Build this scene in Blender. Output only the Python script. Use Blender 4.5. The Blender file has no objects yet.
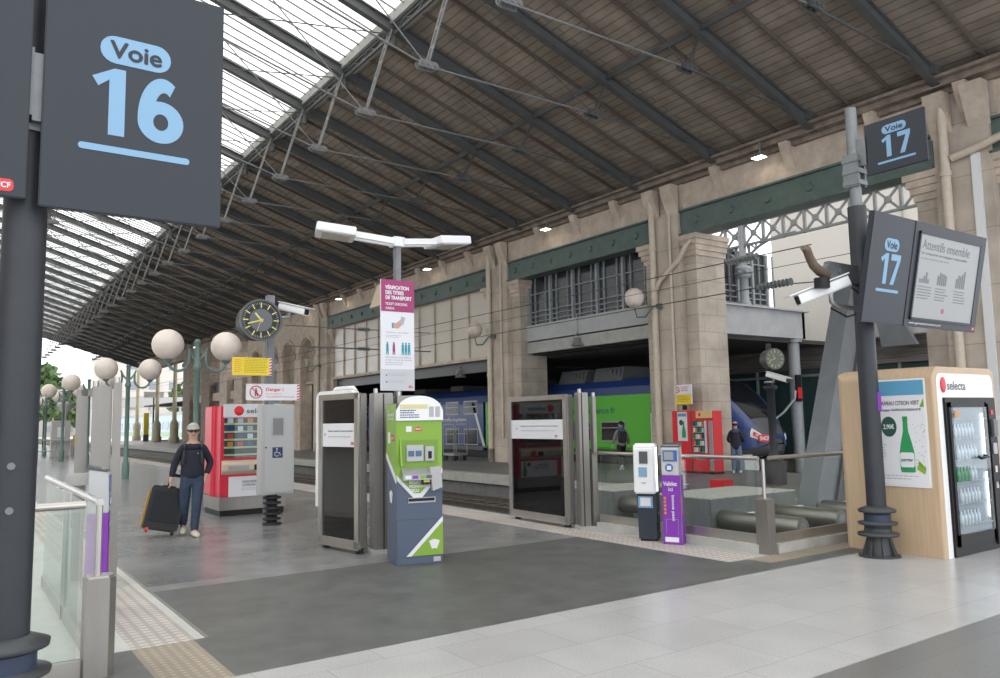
import bpy, bmesh, math, random
from mathutils import Vector, Matrix
random.seed(7)
C = bpy.context.scene.collection
sc = bpy.context.scene
PI = math.pi

# ------------------------------------------------------------------ camera
F_PX, HORIZON, YAW, ROLL, EYE = 786.0, 420.5, 35.0, 1.05, 1.72
p_ = math.atan((HORIZON - 339) / F_PX); y_ = math.radians(YAW); r_ = math.radians(ROLL)
fwd = Vector((math.sin(y_) * math.cos(p_), math.cos(y_) * math.cos(p_), math.sin(p_)))
rgt = Vector((math.cos(y_), -math.sin(y_), 0))
upv = rgt.cross(fwd)
Rv = rgt * math.cos(r_) - upv * math.sin(r_); Uv = rgt * math.sin(r_) + upv * math.cos(r_)
cd = bpy.data.cameras.new('camera'); cam = bpy.data.objects.new('camera', cd); C.objects.link(cam)
cd.sensor_width = 36; cd.lens = 36 * F_PX / 1000; cd.clip_end = 2000; cd.clip_start = .05
m = Matrix((Rv, Uv, -fwd)).transposed().to_4x4(); m.translation = (0, 0, EYE)
cam.matrix_world = m
sc.camera = cam

# ------------------------------------------------------------------ world, light, exposure
w = bpy.data.worlds.new('overcast_sky'); sc.world = w; w.use_nodes = True
nt = w.node_tree; bg = nt.nodes['Background']
tc = nt.nodes.new('ShaderNodeTexCoord'); sp = nt.nodes.new('ShaderNodeSeparateXYZ')
cr = nt.nodes.new('ShaderNodeValToRGB')
nt.links.new(tc.outputs['Generated'], sp.inputs[0]); nt.links.new(sp.outputs[2], cr.inputs[0])
cr.color_ramp.elements[0].position = 0.0; cr.color_ramp.elements[0].color = (.90, .94, 1, 1)
cr.color_ramp.elements[1].position = .6; cr.color_ramp.elements[1].color = (1, .99, .97, 1)
nt.links.new(cr.outputs[0], bg.inputs[0]); bg.inputs[1].default_value = 1.6
sc.view_settings.view_transform = 'Standard'; sc.view_settings.look = 'None'
sc.view_settings.exposure = 0.55; sc.view_settings.gamma = 1; sc.view_settings.use_curve_mapping = False
sc.cycles.use_denoising = True
sc.cycles.max_bounces = 8; sc.cycles.diffuse_bounces = 4; sc.cycles.transparent_max_bounces = 24
sc.cycles.sample_clamp_indirect = 6

# ------------------------------------------------------------------ materials
MATS = {}
def M(name, col, rough=.6, metal=0, noise=0, scale=8, emit=0, spec=.5, bump=0, stretch=None, col2=None, coat=0):
    if name in MATS: return MATS[name]
    mt = bpy.data.materials.new(name); mt.use_nodes = True; MATS[name] = mt
    n = mt.node_tree; b = n.nodes['Principled BSDF']
    b.inputs['Base Color'].default_value = (*col, 1); b.inputs['Roughness'].default_value = rough
    b.inputs['Metallic'].default_value = metal; b.inputs['Specular IOR Level'].default_value = spec
    if coat: b.inputs['Coat Weight'].default_value = coat; b.inputs['Coat Roughness'].default_value = .08
    if emit: b.inputs['Emission Color'].default_value = (*col, 1); b.inputs['Emission Strength'].default_value = emit
    if noise or bump or col2:
        t = n.nodes.new('ShaderNodeTexCoord'); mp = n.nodes.new('ShaderNodeMapping'); ns = n.nodes.new('ShaderNodeTexNoise')
        ns.inputs['Scale'].default_value = scale; ns.inputs['Detail'].default_value = 6; ns.inputs['Roughness'].default_value = .65
        n.links.new(t.outputs['Object'], mp.inputs[0]); n.links.new(mp.outputs[0], ns.inputs[0])
        if stretch: mp.inputs['Scale'].default_value = stretch
        rp = n.nodes.new('ShaderNodeValToRGB'); n.links.new(ns.outputs[0], rp.inputs[0])
        c2 = col2 or tuple(min(1, c * (1 + noise)) for c in col); c1 = col if col2 else tuple(c * (1 - noise) for c in col)
        rp.color_ramp.elements[0].position = .3; rp.color_ramp.elements[1].position = .7
        rp.color_ramp.elements[0].color = (*c1, 1); rp.color_ramp.elements[1].color = (*c2, 1)
        if noise or col2: n.links.new(rp.outputs[0], b.inputs['Base Color'])
        if bump:
            bp = n.nodes.new('ShaderNodeBump'); bp.inputs['Strength'].default_value = bump
            n.links.new(ns.outputs[0], bp.inputs['Height']); n.links.new(bp.outputs[0], b.inputs['Normal'])
    return mt

def glass(name, col=(.8, .9, .88), opac=.12, rough=.02, diff=0.):
    """thin architectural glass: mostly transparent, a little tint and reflection"""
    mt = bpy.data.materials.new(name); mt.use_nodes = True; MATS[name] = mt; n = mt.node_tree
    n.nodes.clear(); o = n.nodes.new('ShaderNodeOutputMaterial')
    tr = n.nodes.new('ShaderNodeBsdfTransparent'); tr.inputs[0].default_value = (*col, 1)
    gl = n.nodes.new('ShaderNodeBsdfGlossy'); gl.inputs['Roughness'].default_value = rough
    lw = n.nodes.new('ShaderNodeLayerWeight'); lw.inputs[0].default_value = .5
    pw = n.nodes.new('ShaderNodeMath'); pw.operation = 'POWER'; pw.inputs[1].default_value = 4.5; n.links.new(lw.outputs['Facing'], pw.inputs[0])
    fr = n.nodes.new('ShaderNodeMath'); fr.operation = 'MULTIPLY_ADD'; fr.inputs[1].default_value = .6; fr.inputs[2].default_value = .035; n.links.new(pw.outputs[0], fr.inputs[0])
    mx = n.nodes.new('ShaderNodeMixShader'); n.links.new(fr.outputs[0], mx.inputs[0])
    n.links.new(tr.outputs[0], mx.inputs[1]); n.links.new(gl.outputs[0], mx.inputs[2])
    last = mx
    if diff:
        df = n.nodes.new('ShaderNodeBsdfTranslucent'); df.inputs[0].default_value = (.92, .95, .93, 1)
        m2 = n.nodes.new('ShaderNodeMixShader'); m2.inputs[0].default_value = diff
        n.links.new(mx.outputs[0], m2.inputs[1]); n.links.new(df.outputs[0], m2.inputs[2]); last = m2
    n.links.new(last.outputs[0], o.inputs[0]); return mt

def brick(name, c1, c2, mortar, bw, rh, ms=.01, scale=1, rough=.6, off=.5, speck=0, bump=.0, rot=(0, 0, 0), coords='Object', stain=0, msm=.1, bias=0):
    mt = bpy.data.materials.new(name); mt.use_nodes = True; MATS[name] = mt; n = mt.node_tree
    b = n.nodes['Principled BSDF']; b.inputs['Roughness'].default_value = rough
    t = n.nodes.new('ShaderNodeTexCoord'); mp = n.nodes.new('ShaderNodeMapping'); mp.inputs['Rotation'].default_value = rot
    br = n.nodes.new('ShaderNodeTexBrick'); n.links.new(t.outputs[coords], mp.inputs[0]); n.links.new(mp.outputs[0], br.inputs[0])
    br.inputs['Scale'].default_value = scale; br.inputs['Brick Width'].default_value = bw; br.inputs['Row Height'].default_value = rh
    br.inputs['Mortar Size'].default_value = ms; br.inputs['Mortar Smooth'].default_value = msm; br.offset = off
    br.inputs['Bias'].default_value = bias
    br.inputs['Color1'].default_value = (*c1, 1); br.inputs['Color2'].default_value = (*c2, 1); br.inputs['Mortar'].default_value = (*mortar, 1)
    out = br.outputs[0]
    for sc_, am in ((90, speck), (1.3, stain)):
        if not am: continue
        ns = n.nodes.new('ShaderNodeTexNoise'); ns.inputs['Scale'].default_value = sc_; ns.inputs['Detail'].default_value = 5
        n.links.new(t.outputs[coords], ns.inputs[0])
        rp = n.nodes.new('ShaderNodeValToRGB'); rp.color_ramp.elements[0].position = .35; rp.color_ramp.elements[1].position = .65
        v = 1 - am; rp.color_ramp.elements[0].color = (v, v, v, 1); n.links.new(ns.outputs[0], rp.inputs[0])
        mx = n.nodes.new('ShaderNodeMix'); mx.data_type = 'RGBA'; mx.blend_type = 'MULTIPLY'; mx.inputs[0].default_value = 1
        n.links.new(out, mx.inputs[6]); n.links.new(rp.outputs[0], mx.inputs[7]); out = mx.outputs[2]
    n.links.new(out, b.inputs['Base Color'])
    if bump:
        bp = n.nodes.new('ShaderNodeBump'); bp.inputs['Strength'].default_value = bump
        n.links.new(br.outputs[1], bp.inputs['Height']); bp.invert = True; n.links.new(bp.outputs[0], b.inputs['Normal'])
    return mt

m_granite = brick('pale_granite', (.46, .46, .47), (.49, .49, .50), (.33, .33, .34), .9, .6, .003, rough=.26, speck=.22, stain=.1)
m_dgran = brick('dark_granite', (.17, .17, .17), (.19, .19, .19), (.12, .12, .12), .9, .6, .003, rough=.3, speck=.35)
m_asph = M('asphalt', (.095, .099, .096), .42, noise=.26, scale=2.6, bump=.04, spec=.5)
m_asph2 = M('wet_asphalt', (.19, .195, .20), .26, noise=.35, scale=.8, bump=.03, spec=.55)
m_asph3 = M('asphalt_patch', (.20, .20, .205), .3, noise=.3, scale=3)
m_far = M('platform_asphalt', (.15, .15, .15), .45, noise=.2, scale=.6)
m_tact = brick('tactile_paving', (.58, .53, .49), (.61, .56, .52), (.42, .38, .36), .1, .1, .02, rough=.6, off=0, stain=.2, bump=.5)
m_beige = brick('beige_tactile_paving', (.40, .34, .26), (.43, .37, .29), (.29, .25, .2), .07, .07, .02, rough=.65, off=0, stain=.2, bump=.5)
m_conc = M('concrete', (.40, .40, .38), .7, noise=.15, scale=3, bump=.1)
m_conc_l = M('pale_concrete', (.50, .50, .48), .45, noise=.1, scale=2)
m_conc_d = M('dark_concrete', (.15, .155, .155), .8, noise=.2, scale=4, bump=.1)
m_ballast = M('ballast', (.085, .075, .07), .95, noise=.7, scale=14, bump=1)
m_rail = M('rail_steel', (.20, .17, .15), .4, .7, noise=.3)
m_sleeper = M('sleeper', (.11, .10, .09), .9, noise=.3)
m_stone = brick('limestone', (.60, .52, .44), (.65, .57, .49), (.44, .38, .32), 1.3, .55, .012, rough=.85, rot=(PI / 2, 0, PI / 2), stain=.28, speck=.12)
m_stoney = brick('limestone_side', (.56, .49, .41), (.62, .54, .46), (.42, .36, .30), 1.3, .55, .012, rough=.85, rot=(PI / 2, 0, 0), stain=.3, speck=.12)
m_stonep = M('limestone_plain', (.56, .47, .39), .85, noise=.22, scale=2.2, bump=.2)
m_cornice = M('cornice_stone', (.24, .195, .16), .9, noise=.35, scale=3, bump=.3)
m_pipe = M('cream_pipe', (.62, .54, .44), .5, noise=.08)
m_green = M('green_girder_paint', (.10, .145, .13), .5, noise=.2, scale=3)
m_greenl = M('lamp_green', (.13, .21, .19), .45, noise=.12)
m_plank = brick('roof_planks', (.34, .285, .235), (.385, .325, .27), (.22, .185, .15), 30., .24, .022, rough=.85, stain=.35, rot=(0, 0, PI / 2))
m_truss = M('truss_iron', (.095, .10, .10), .55, noise=.2, scale=2)
m_trussl = M('truss_iron_light', (.20, .20, .20), .5, noise=.2)
m_pole = M('pole_dark_paint', (.024, .028, .036), .5, noise=.18, scale=5)
m_poleg = M('pole_grey_metal', (.18, .19, .20), .45, .3, noise=.15)
m_polecap = M('pole_collar', (.04, .045, .05), .5, noise=.2)
m_bluec = M('collar_blue', (.03, .045, .085), .5)
m_steel = M('stainless_steel', (.50, .485, .46), .3, .85, noise=.08, scale=3, stretch=(1, 1, .1))
m_steeld = M('weathered_steel_panel', (.30, .285, .265), .42, .75, noise=.16, scale=2.2, stretch=(1, 1, .2))
m_blackgl = M('black_glass', (.006, .006, .007), .03, spec=.5)
m_black = M('black_plastic', (.013, .013, .015), .5, spec=.3)
m_rubber = M('black_rubber', (.018, .018, .02), .7)
m_white = M('white_plastic', (.78, .79, .80), .4)
m_whitep = M('white_print', (.72, .73, .77), .5)
m_wred = M('red_print', (.62, .04, .05), .5)
m_sign = M('sign_anthracite', (.027, .033, .044), .45, spec=.35)
m_sblue = M('sign_light_blue', (.20, .37, .55), .5)
m_mag = M('magenta_print', (.34, .035, .15), .5)
m_gtext = M('grey_print', (.42, .42, .45), .6)
m_pgrey = M('screen_print', (.17, .17, .18), .6)
m_dtext = M('dark_print', (.12, .12, .14), .6)
m_skin = M('skin', (.55, .33, .25), .55)
m_lgreen = M('lime_green', (.21, .38, .035), .4)
m_slate = M('slate_blue', (.075, .10, .155), .42)
m_red = M('vending_red', (.60, .025, .055), .35)
m_redb = M('bright_red', (.70, .02, .03), .4)
m_wood = M('pale_oak_laminate', (.50, .37, .245), .5, noise=.10, scale=3, stretch=(9, 9, .5))
m_purple = M('purple', (.22, .035, .40), .4)
m_globe = M('opal_globe', (.70, .62, .56), .35, noise=.10, scale=2.5)
m_yel = M('sign_yellow', (.80, .60, .03), .5)
m_clockd = M('clock_face', (.022, .025, .03), .3, spec=.3)
m_clockc = M('clock_centre', (.12, .13, .145), .3, spec=.4)
m_clocky = M('clock_marks', (.72, .66, .16), .5)
m_cab = M('cabinet_grey', (.42, .43, .43), .45)
m_navy = M('navy_knit', (.014, .018, .032), .9, noise=.3, scale=40)
m_trous = M('blue_trousers', (.030, .047, .085), .85, noise=.25, scale=12)
m_cap = M('grey_cap', (.36, .36, .33), .9)
m_shoe = M('cream_shoe', (.55, .50, .42), .7)
m_bag = M('dark_grey_bag', (.055, .055, .06), .8)
m_mustard = M('mustard_fabric', (.42, .24, .04), .8)
m_hair = M('hair', (.02, .015, .012), .8)
m_lamp = M('floodlight_glow', (1, .88, .68), .4, emit=9)
m_tube = M('light_tube', (.92, .96, 1), .4, emit=3.2)
m_trgreen = M('train_green', (.10, .50, .04), .4, coat=.2)
m_trblue = M('train_blue', (.018, .05, .19), .35, coat=.25)
m_trwhite = M('train_white', (.62, .64, .66), .3, coat=.4)
m_trgrey = M('train_grey', (.085, .09, .095), .4)
m_trdark = M('train_underframe', (.03, .03, .032), .7)
m_trglass = M('train_window', (.012, .013, .016), .08, spec=.4)
m_roofeq = M('roof_equipment', (.12, .125, .13), .6, noise=.2)
m_galv = M('galvanised_railing', (.38, .39, .40), .4, .6)
m_deck = M('deck_fascia', (.42, .43, .44), .5, noise=.1, scale=2)
m_darkgl = M('dark_gallery_glass', (.035, .037, .042), .12, spec=.6)
m_frost = M('frosted_band', (.62, .57, .49), .22, spec=.6, noise=.06, scale=.5)
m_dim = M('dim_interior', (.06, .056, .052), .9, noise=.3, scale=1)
m_bldg = M('white_cladding', (.60, .575, .53), .6, noise=.03, scale=.6)
m_bldgg = M('grey_cladding', (.42, .41, .40), .6, noise=.06)
m_iron = M('grey_painted_iron', (.30, .33, .35), .5, noise=.1)
m_beam = M('grey_steel_column', (.16, .175, .19), .4, .2, noise=.12, scale=2)
m_wire = M('wire', (.06, .06, .06), .5, .5)
m_insul = M('insulator', (.13, .14, .14), .3)
m_glass = glass('barrier_glass', (.92, .96, .948))
m_sky = glass('skylight_glass', (.98, .97, .94), rough=.3, diff=.25)
m_disp = glass('display_glass', (.9, .93, .95))
m_screen = M('paper_screen', (.33, .34, .345), .35, spec=.3)
m_bottle = M('drink_bottle', (.62, .68, .72), .15, spec=.8)
m_bottleg = M('green_drink', (.02, .28, .09), .15)
m_leaf = M('foliage', (.10, .16, .06), .9, noise=.5, scale=2)
m_orange = M('snack_orange', (.62, .25, .03), .5)

# ------------------------------------------------------------------ mesh helpers
class MB:
    def __init__(s): s.v = []; s.f = []; s.sm = []
    def add(s, vs, fs, smooth=False):
        o = len(s.v); s.v += [tuple(v) for v in vs]; s.f += [tuple(i + o for i in f) for f in fs]; s.sm += [smooth] * len(fs); return s
    def box(s, a, b, rot=None, piv=None):
        x0, x1 = sorted((a[0], b[0])); y0, y1 = sorted((a[1], b[1])); z0, z1 = sorted((a[2], b[2]))
        vs = [Vector(v) for v in ((x0, y0, z0), (x1, y0, z0), (x1, y1, z0), (x0, y1, z0), (x0, y0, z1), (x1, y0, z1), (x1, y1, z1), (x0, y1, z1))]
        if rot:
            pv = Vector(piv) if piv else sum(vs, Vector()) / 8
            vs = [rot @ (v - pv) + pv for v in vs]
        return s.add(vs, [(0, 3, 2, 1), (4, 5, 6, 7), (0, 1, 5, 4), (1, 2, 6, 5), (2, 3, 7, 6), (3, 0, 4, 7)])
    def cyl(s, p0, p1, r, r2=None, n=12, cap=True, smooth=True):
        p0 = Vector(p0); p1 = Vector(p1); r2 = r if r2 is None else r2
        d = (p1 - p0).normalized(); a = d.orthogonal().normalized(); b = d.cross(a)
        vs = []
        for p, q in ((p0, r), (p1, r2)):
            for i in range(n):
                t = 2 * PI * (i + .5) / n; vs.append(p + (a * math.cos(t) + b * math.sin(t)) * q)
        s.add(vs, [(i, (i + 1) % n, n + (i + 1) % n, n + i) for i in range(n)], smooth)
        if cap: s.add(vs, [tuple(range(n - 1, -1, -1)), tuple(range(n, 2 * n))])
        return s
    def beam(s, p0, p1, w, h, up=(0, 0, 1)):
        p0 = Vector(p0); p1 = Vector(p1); d = (p1 - p0).normalized(); u = Vector(up); sd = d.cross(u).normalized(); u = sd.cross(d)
        vs = [p + sd * (w / 2 * i) + u * (h / 2 * j) for p in (p0, p1) for i, j in ((-1, -1), (1, -1), (1, 1), (-1, 1))]
        return s.add(vs, [(0, 1, 2, 3), (7, 6, 5, 4), (0, 4, 5, 1), (1, 5, 6, 2), (2, 6, 7, 3), (3, 7, 4, 0)])
    def tube(s, pts, r, n=8, smooth=True):
        pts = [Vector(p) for p in pts]; rings = []
        up = Vector((0, 0, 1))
        for i, p in enumerate(pts):
            d = (pts[min(i + 1, len(pts) - 1)] - pts[max(i - 1, 0)]).normalized()
            a = d.cross(up) if abs(d.z) < .95 else d.cross(Vector((0, 1, 0))); a.normalize(); b = d.cross(a)
            rr = r[i] if isinstance(r, (list, tuple)) else r
            rings.append([p + (a * math.cos(2 * PI * k / n) + b * math.sin(2 * PI * k / n)) * rr for k in range(n)])
        return s.loft(rings, smooth)
    def loft(s, rings, smooth=True, cap=True):
        n = len(rings[0]); vs = [v for r in rings for v in r]
        fs = [(i * n + k, i * n + (k + 1) % n, (i + 1) * n + (k + 1) % n, (i + 1) * n + k) for i in range(len(rings) - 1) for k in range(n)]
        s.add(vs, fs, smooth)
        if cap: s.add(rings[0], [tuple(range(n - 1, -1, -1))]); s.add(rings[-1], [tuple(range(n))])
        return s
    def lathe(s, c, prof, n=24, smooth=True, cap=True):
        c = Vector(c)
        return s.loft([[c + Vector((r * math.cos(2 * PI * k / n), r * math.sin(2 * PI * k / n), z)) for k in range(n)] for r, z in prof], smooth, cap)
    def ball(s, c, r, n=16, sz=(1, 1, 1)):
        c = Vector(c); k = n // 2
        rg = [[c + Vector((r * sz[0] * math.sin(PI * (i + .02) / (k + .04)) * math.cos(2 * PI * j / n), r * sz[1] * math.sin(PI * (i + .02) / (k + .04)) * math.sin(2 * PI * j / n), -r * sz[2] * math.cos(PI * i / k))) for j in range(n)] for i in range(k + 1)]
        return s.loft(rg)
    def prism(s, poly, a, b, ax='y'):
        """poly in the other two axes (x,z for y; y,z for x; x,y for z), extruded from a to b"""
        def mk(p, t): return (p[0], t, p[1]) if ax == 'y' else (t, p[0], p[1]) if ax == 'x' else (p[0], p[1], t)
        n = len(poly); vs = [mk(p, a) for p in poly] + [mk(p, b) for p in poly]
        return s.add(vs, [tuple(range(n)), tuple(range(2 * n - 1, n - 1, -1))] + [(i, n + i, n + (i + 1) % n, (i + 1) % n) for i in range(n)])
    def build(s, name, mat, parent=None, bevel=0, loc=None, seg=2):
        me = bpy.data.meshes.new(name); me.from_pydata(s.v, [], s.f)
        for p, q in zip(me.polygons, s.sm): p.use_smooth = q
        bm = bmesh.new(); bm.from_mesh(me)
        if not any(s.sm) and len(s.f) < 400: bmesh.ops.remove_doubles(bm, verts=bm.verts, dist=1e-5)
        bmesh.ops.recalc_face_normals(bm, faces=bm.faces)
        if bevel: bmesh.ops.bevel(bm, geom=list(bm.edges), offset=bevel, segments=seg, affect='EDGES', clamp_overlap=True)
        bm.to_mesh(me); bm.free(); me.materials.append(mat)
        o = bpy.data.objects.new(name, me); C.objects.link(o)
        if parent: o.parent = parent
        if loc: o.location = loc
        return o

def tag(o, label=None, cat=None, group=None, kind=None):
    if label: o['label'] = label
    if cat: o['category'] = cat
    if group: o['group'] = group
    if kind: o['kind'] = kind
    return o
def thing(name, label, cat, loc=(0, 0, 0), rz=0, group=None):
    o = bpy.data.objects.new(name, None); C.objects.link(o); o.location = loc; o.rotation_euler = (0, 0, math.radians(rz))
    o.empty_display_size = .2
    return tag(o, label, cat, group)
def struct(o): o['kind'] = 'structure'; return o
def copy_tree(o, parent=None):
    c = o.copy(); C.objects.link(c); c.parent = parent
    for ch in [x for x in o.children]: copy_tree(ch, c)
    return c
def rrect(x0, x1, z0, z1, r, n=5, corners=(1, 1, 1, 1)):
    out = []
    for (cx, cz, a0, on) in ((x1 - r, z0 + r, -90, corners[0]), (x1 - r, z1 - r, 0, corners[1]), (x0 + r, z1 - r, 90, corners[2]), (x0 + r, z0 + r, 180, corners[3])):
        if not on:
            out.append((x1 if cx > (x0 + x1) / 2 else x0, z0 if cz < (z0 + z1) / 2 else z1)); continue
        for i in range(n + 1):
            t = math.radians(a0 + 90 * i / n); out.append((cx + r * math.cos(t), cz + r * math.sin(t)))
    return out
def text(body, x0, x1, z0, z1, y, mat, parent, name='lettering', bold=.0, slant=0, d=.002, keep=False, plane=None):
    """lettering facing local -Y that fills x0..x1, z0..z1"""
    cu = bpy.data.curves.new(name, 'FONT'); cu.body = body; cu.size = 1; cu.space_line = 1.0
    ob = bpy.data.objects.new('tmp', cu); C.objects.link(ob)
    dg = bpy.context.evaluated_depsgraph_get(); me = bpy.data.meshes.new_from_object(ob.evaluated_get(dg))
    bpy.data.objects.remove(ob); bpy.data.curves.remove(cu)
    xs = [v.co.x for v in me.vertices]; ys = [v.co.y for v in me.vertices]
    ax, bx, ay, by = min(xs), max(xs), min(ys), max(ys)
    if keep:
        k = (z1 - z0) / (by - ay); x1 = x0 + (bx - ax) * k
    for v in me.vertices:
        zz = (v.co.y - ay) / (by - ay); v.co = ((x0 + (v.co.x - ax) / (bx - ax) * (x1 - x0)) + slant * zz, y, z0 + zz * (z1 - z0))
    bm = bmesh.new(); bm.from_mesh(me)
    if bold:      # heavier strokes: slightly shifted layers of the glyph faces
        hh = (z1 - z0) / (body.count('\n') + 1) * min(.05, bold * 3.5)
        base = list(bm.faces)
        for q, (dx, dz) in enumerate(((hh, 0), (-hh, 0), (0, hh), (0, -hh))):
            dd = bmesh.ops.duplicate(bm, geom=base); bmesh.ops.translate(bm, vec=(dx, -.00025 * (q + 1), dz), verts=[g for g in dd['geom'] if isinstance(g, bmesh.types.BMVert)])
        bmesh.ops.translate(bm, vec=(0, -d * .5, 0), verts=list(bm.verts))
    else:
        r = bmesh.ops.extrude_face_region(bm, geom=list(bm.faces))
        bmesh.ops.translate(bm, vec=(0, -d, 0), verts=[g for g in r['geom'] if isinstance(g, bmesh.types.BMVert)])
    bmesh.ops.recalc_face_normals(bm, faces=bm.faces)
    bm.to_mesh(me); bm.free(); me.materials.clear(); me.materials.append(mat); me.name = name
    o = bpy.data.objects.new(name, me); C.objects.link(o); o.parent = parent; return o
def lines(x0, x1, z0, z1, n, y, mat, parent, name='small_print', th=.35, ragged=.3):
    """rows of unreadable small print as broken strokes"""
    b = MB(); h = (z1 - z0) / n
    for i in range(n):
        zt = z1 - i * h; x = x0; end = x1 - random.random() * ragged * (x1 - x0)
        while x < end:
            l = (x1 - x0) * random.uniform(.05, .14); e = min(end, x + l)
            b.box((x, y - .0015, zt - h * th), (e, y, zt)); x = e + (x1 - x0) * .025
    return b.build(name, mat, parent)
def logo(x, z, wd, y, parent, mat=None):
    """small red lozenge mark with white letters"""
    h = wd * .55
    p = MB().prism(rrect(x, x + wd, z, z + h, h * .35), y, y - .003).build('railway_logo', mat or m_wred, parent)
    text('SNCF', x + wd * .14, x + wd * .88, z + h * .28, z + h * .72, y - .0035, m_whitep, p, bold=.01)
    return p
def voie(x0, x1, z0, z1, y, num, parent):
    """the pill with 'Voie', the number and its underline inside a box"""
    W = x1 - x0; H = z1 - z0
    a = MB().prism(rrect(x0 + W * .16, x0 + W * .80, z1 - H * .235, z1, H * .115), y, y - .003).build('pill', m_sblue, parent)
    text('Voie', x0 + W * .25, x0 + W * .71, z1 - H * .185, z1 - H * .045, y - .0035, m_sign, a, bold=.012)
    zb, zt = z0 + H * .15, z1 - H * .28; g = zt - zb
    for k, ch in enumerate(num):
        cx = x0 + W * (.32 if k == 0 else .72); b = MB(); st = g * .215
        if ch == '1':
            b.prism([(cx + st * .5, zb), (cx + st * .5, zt), (cx - st * .2, zt), (cx - g * .33, zt - g * .17), (cx - g * .25, zt - g * .30), (cx - st * .5, zt - g * .18), (cx - st * .5, zb)], y - .003, y)
        elif ch == '7':
            b.prism([(cx - g * .28, zt), (cx - g * .28, zt - st * .95), (cx + g * .10, zt - st * .95), (cx - g * .20, zb), (cx + g * .02, zb), (cx + g * .30, zt - st * .75), (cx + g * .30, zt)], y - .003, y)
        else:
            def arc(c0, c1, rx, rz, a0, a1, n=26): return [(c0 + rx * math.cos(math.radians(a0 + (a1 - a0) * i / n)), c1 + rz * math.sin(math.radians(a0 + (a1 - a0) * i / n))) for i in range(n + 1)]
            zc = zb + g * .32; o_ = arc(cx, zc, g * .32, g * .32, 0, 360, 32); i_ = arc(cx, zc, g * .32 - st, g * .32 - st * .9, 0, 360, 32)
            for q in range(32): b.prism([o_[q], o_[q + 1], i_[q + 1], i_[q]], y - .003, y)
            o_ = arc(cx + g * .02, zb + g * .36, g * .34, g * .64, 182, 60, 14); i_ = arc(cx + g * .045, zb + g * .36, g * .155, g * .64 - st, 182, 62, 14)
            for q in range(14): b.prism([o_[q], o_[q + 1], i_[q + 1], i_[q]], y - .0032, y)
        b.build('number', m_sblue, parent)
    MB().prism(rrect(x0, x1, z0, z0 + H * .055, H * .027), y, y - .003).build('underline', m_sblue, parent)

# ================================================================== SETTING
def roofz(X): return 9.75 + (18.8 - X) * .328 if X > -6.5 else 9.75 + (X + 31.8) * .328
def slab(name, x0, x1, y0, y1, z, mat, th=.1):
    return struct(MB().box((x0, y0, z - th), (x1, y1, z)).build(name, mat))
YE = 5.68
slab('floor', -32, 26, 3.25, YE, 0, m_granite)
slab('floor', -32, 26, -8, 3.25, 0, m_dgran)
slab('floor', 1.80, 7.98, YE, 6.28, 0, m_asph)
slab('floor', 1.80, 7.66, 6.28, 9.03, 0, m_asph)
slab('floor', 1.80, 7.66, 9.03, 9.35, 0, m_asph3)
slab('floor', 1.80, 7.66, 9.35, 120, 0, m_asph2)
slab('floor', -32, 1.24, YE, 6.84, 0, m_asph)
slab('floor', 1.24, 1.70, YE, 6.84, 0, m_beige)
slab('floor', 1.70, 1.80, YE, 6.84, 0, m_asph)
slab('floor', 1.24, 1.72, 6.84, 120, 0, m_tact)
slab('floor', -32, 1.24, 6.84, 120, 0, m_conc_l)
slab('floor', 1.72, 1.80, 6.84, 120, 0, m_conc_l)
slab('floor', 7.98, 14.2, YE, 5.95, 0, m_asph)
slab('floor', 7.98, 14.2, 5.95, 6.28, 0, m_beige)
slab('floor', 7.66, 8.22, 6.28, 120, 0, m_tact)
slab('floor', 8.22, 8.5, 6.28, 120, 0, m_conc)
struct(MB().box((8.5, 6.3, -.95), (8.42, 120, -.1)).build('wall_platform_near', m_conc_d))
struct(MB().box((8.5, 6.28, -.95), (14.2, 6.18, -.1)).build('wall_pit_end', m_conc_d))
slab('floor', 14.2, 45, YE, 9.4, 0, m_far)
slab('floor', 14.62, 21.0, 9.4, 112, 0, m_far)
slab('floor', 14.2, 14.62, 9.4, 112, .0, m_conc, .28)
slab('floor', 14.2, 33, 112, 190, 0, m_conc_l)
struct(MB().box((14.3, 6.2, -.95), (14.6, 190, -.1)).build('wall_platform_far', m_conc_d))
slab('floor', 8.5, 14.3, 6.3, 190, -.88, m_ballast, .15)
slab('floor', 21.0, 45, 9.4, 190, -.95, m_ballast, .15)
struct(MB().box((20.85, 9.4, -.95), (21.0, 112, -.0)).build('wall_platform_side', m_conc_d))
# gutter line beside the left strip
struct(MB().box((1.795, 6.84, 0), (1.825, 60, .004)).build('trim_1', m_steeld))
# ground far outside
slab('floor', -120, 260, 190, 420, -1.2, m_conc, .2)

struct(MB().box((-32.6, -3, 0), (-32.0, 105, 9.9)).build('wall_left', m_stonep))
# tracks of platform 17
def track(xc, y0, y1, zb=-.88):
    t = thing('railway_track', '', 'track', (xc, y0, zb))
    b = MB()
    for s in (-.72, .72):
        b.box((s - .07, 0, .12), (s + .07, y1 - y0, .14)); b.box((s - .012, 0, .14), (s + .012, y1 - y0, .25)); b.box((s - .036, 0, .25), (s + .036, y1 - y0, .29))
    b.build('rails', m_rail, t)
    b = MB(); y = .3
    while y < min(y1 - y0, 90): b.box((-1.25, y, 0), (1.25, y + .24, .12)); y += .62
    tag(b.build('sleepers', m_sleeper, t), kind='stuff'); return t
tag(track(10.3, 11.0, 185), 'rusty railway track nearer to the ticket machine platform', 'track')
tag(track(13.0, 14.2, 185), 'rusty railway track alongside the far platform edge', 'track')

# ------------------------------------------------------------------ right wall: piers, frieze, girders, cornice
XW = 19.0
Y_END = 104.6
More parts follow.
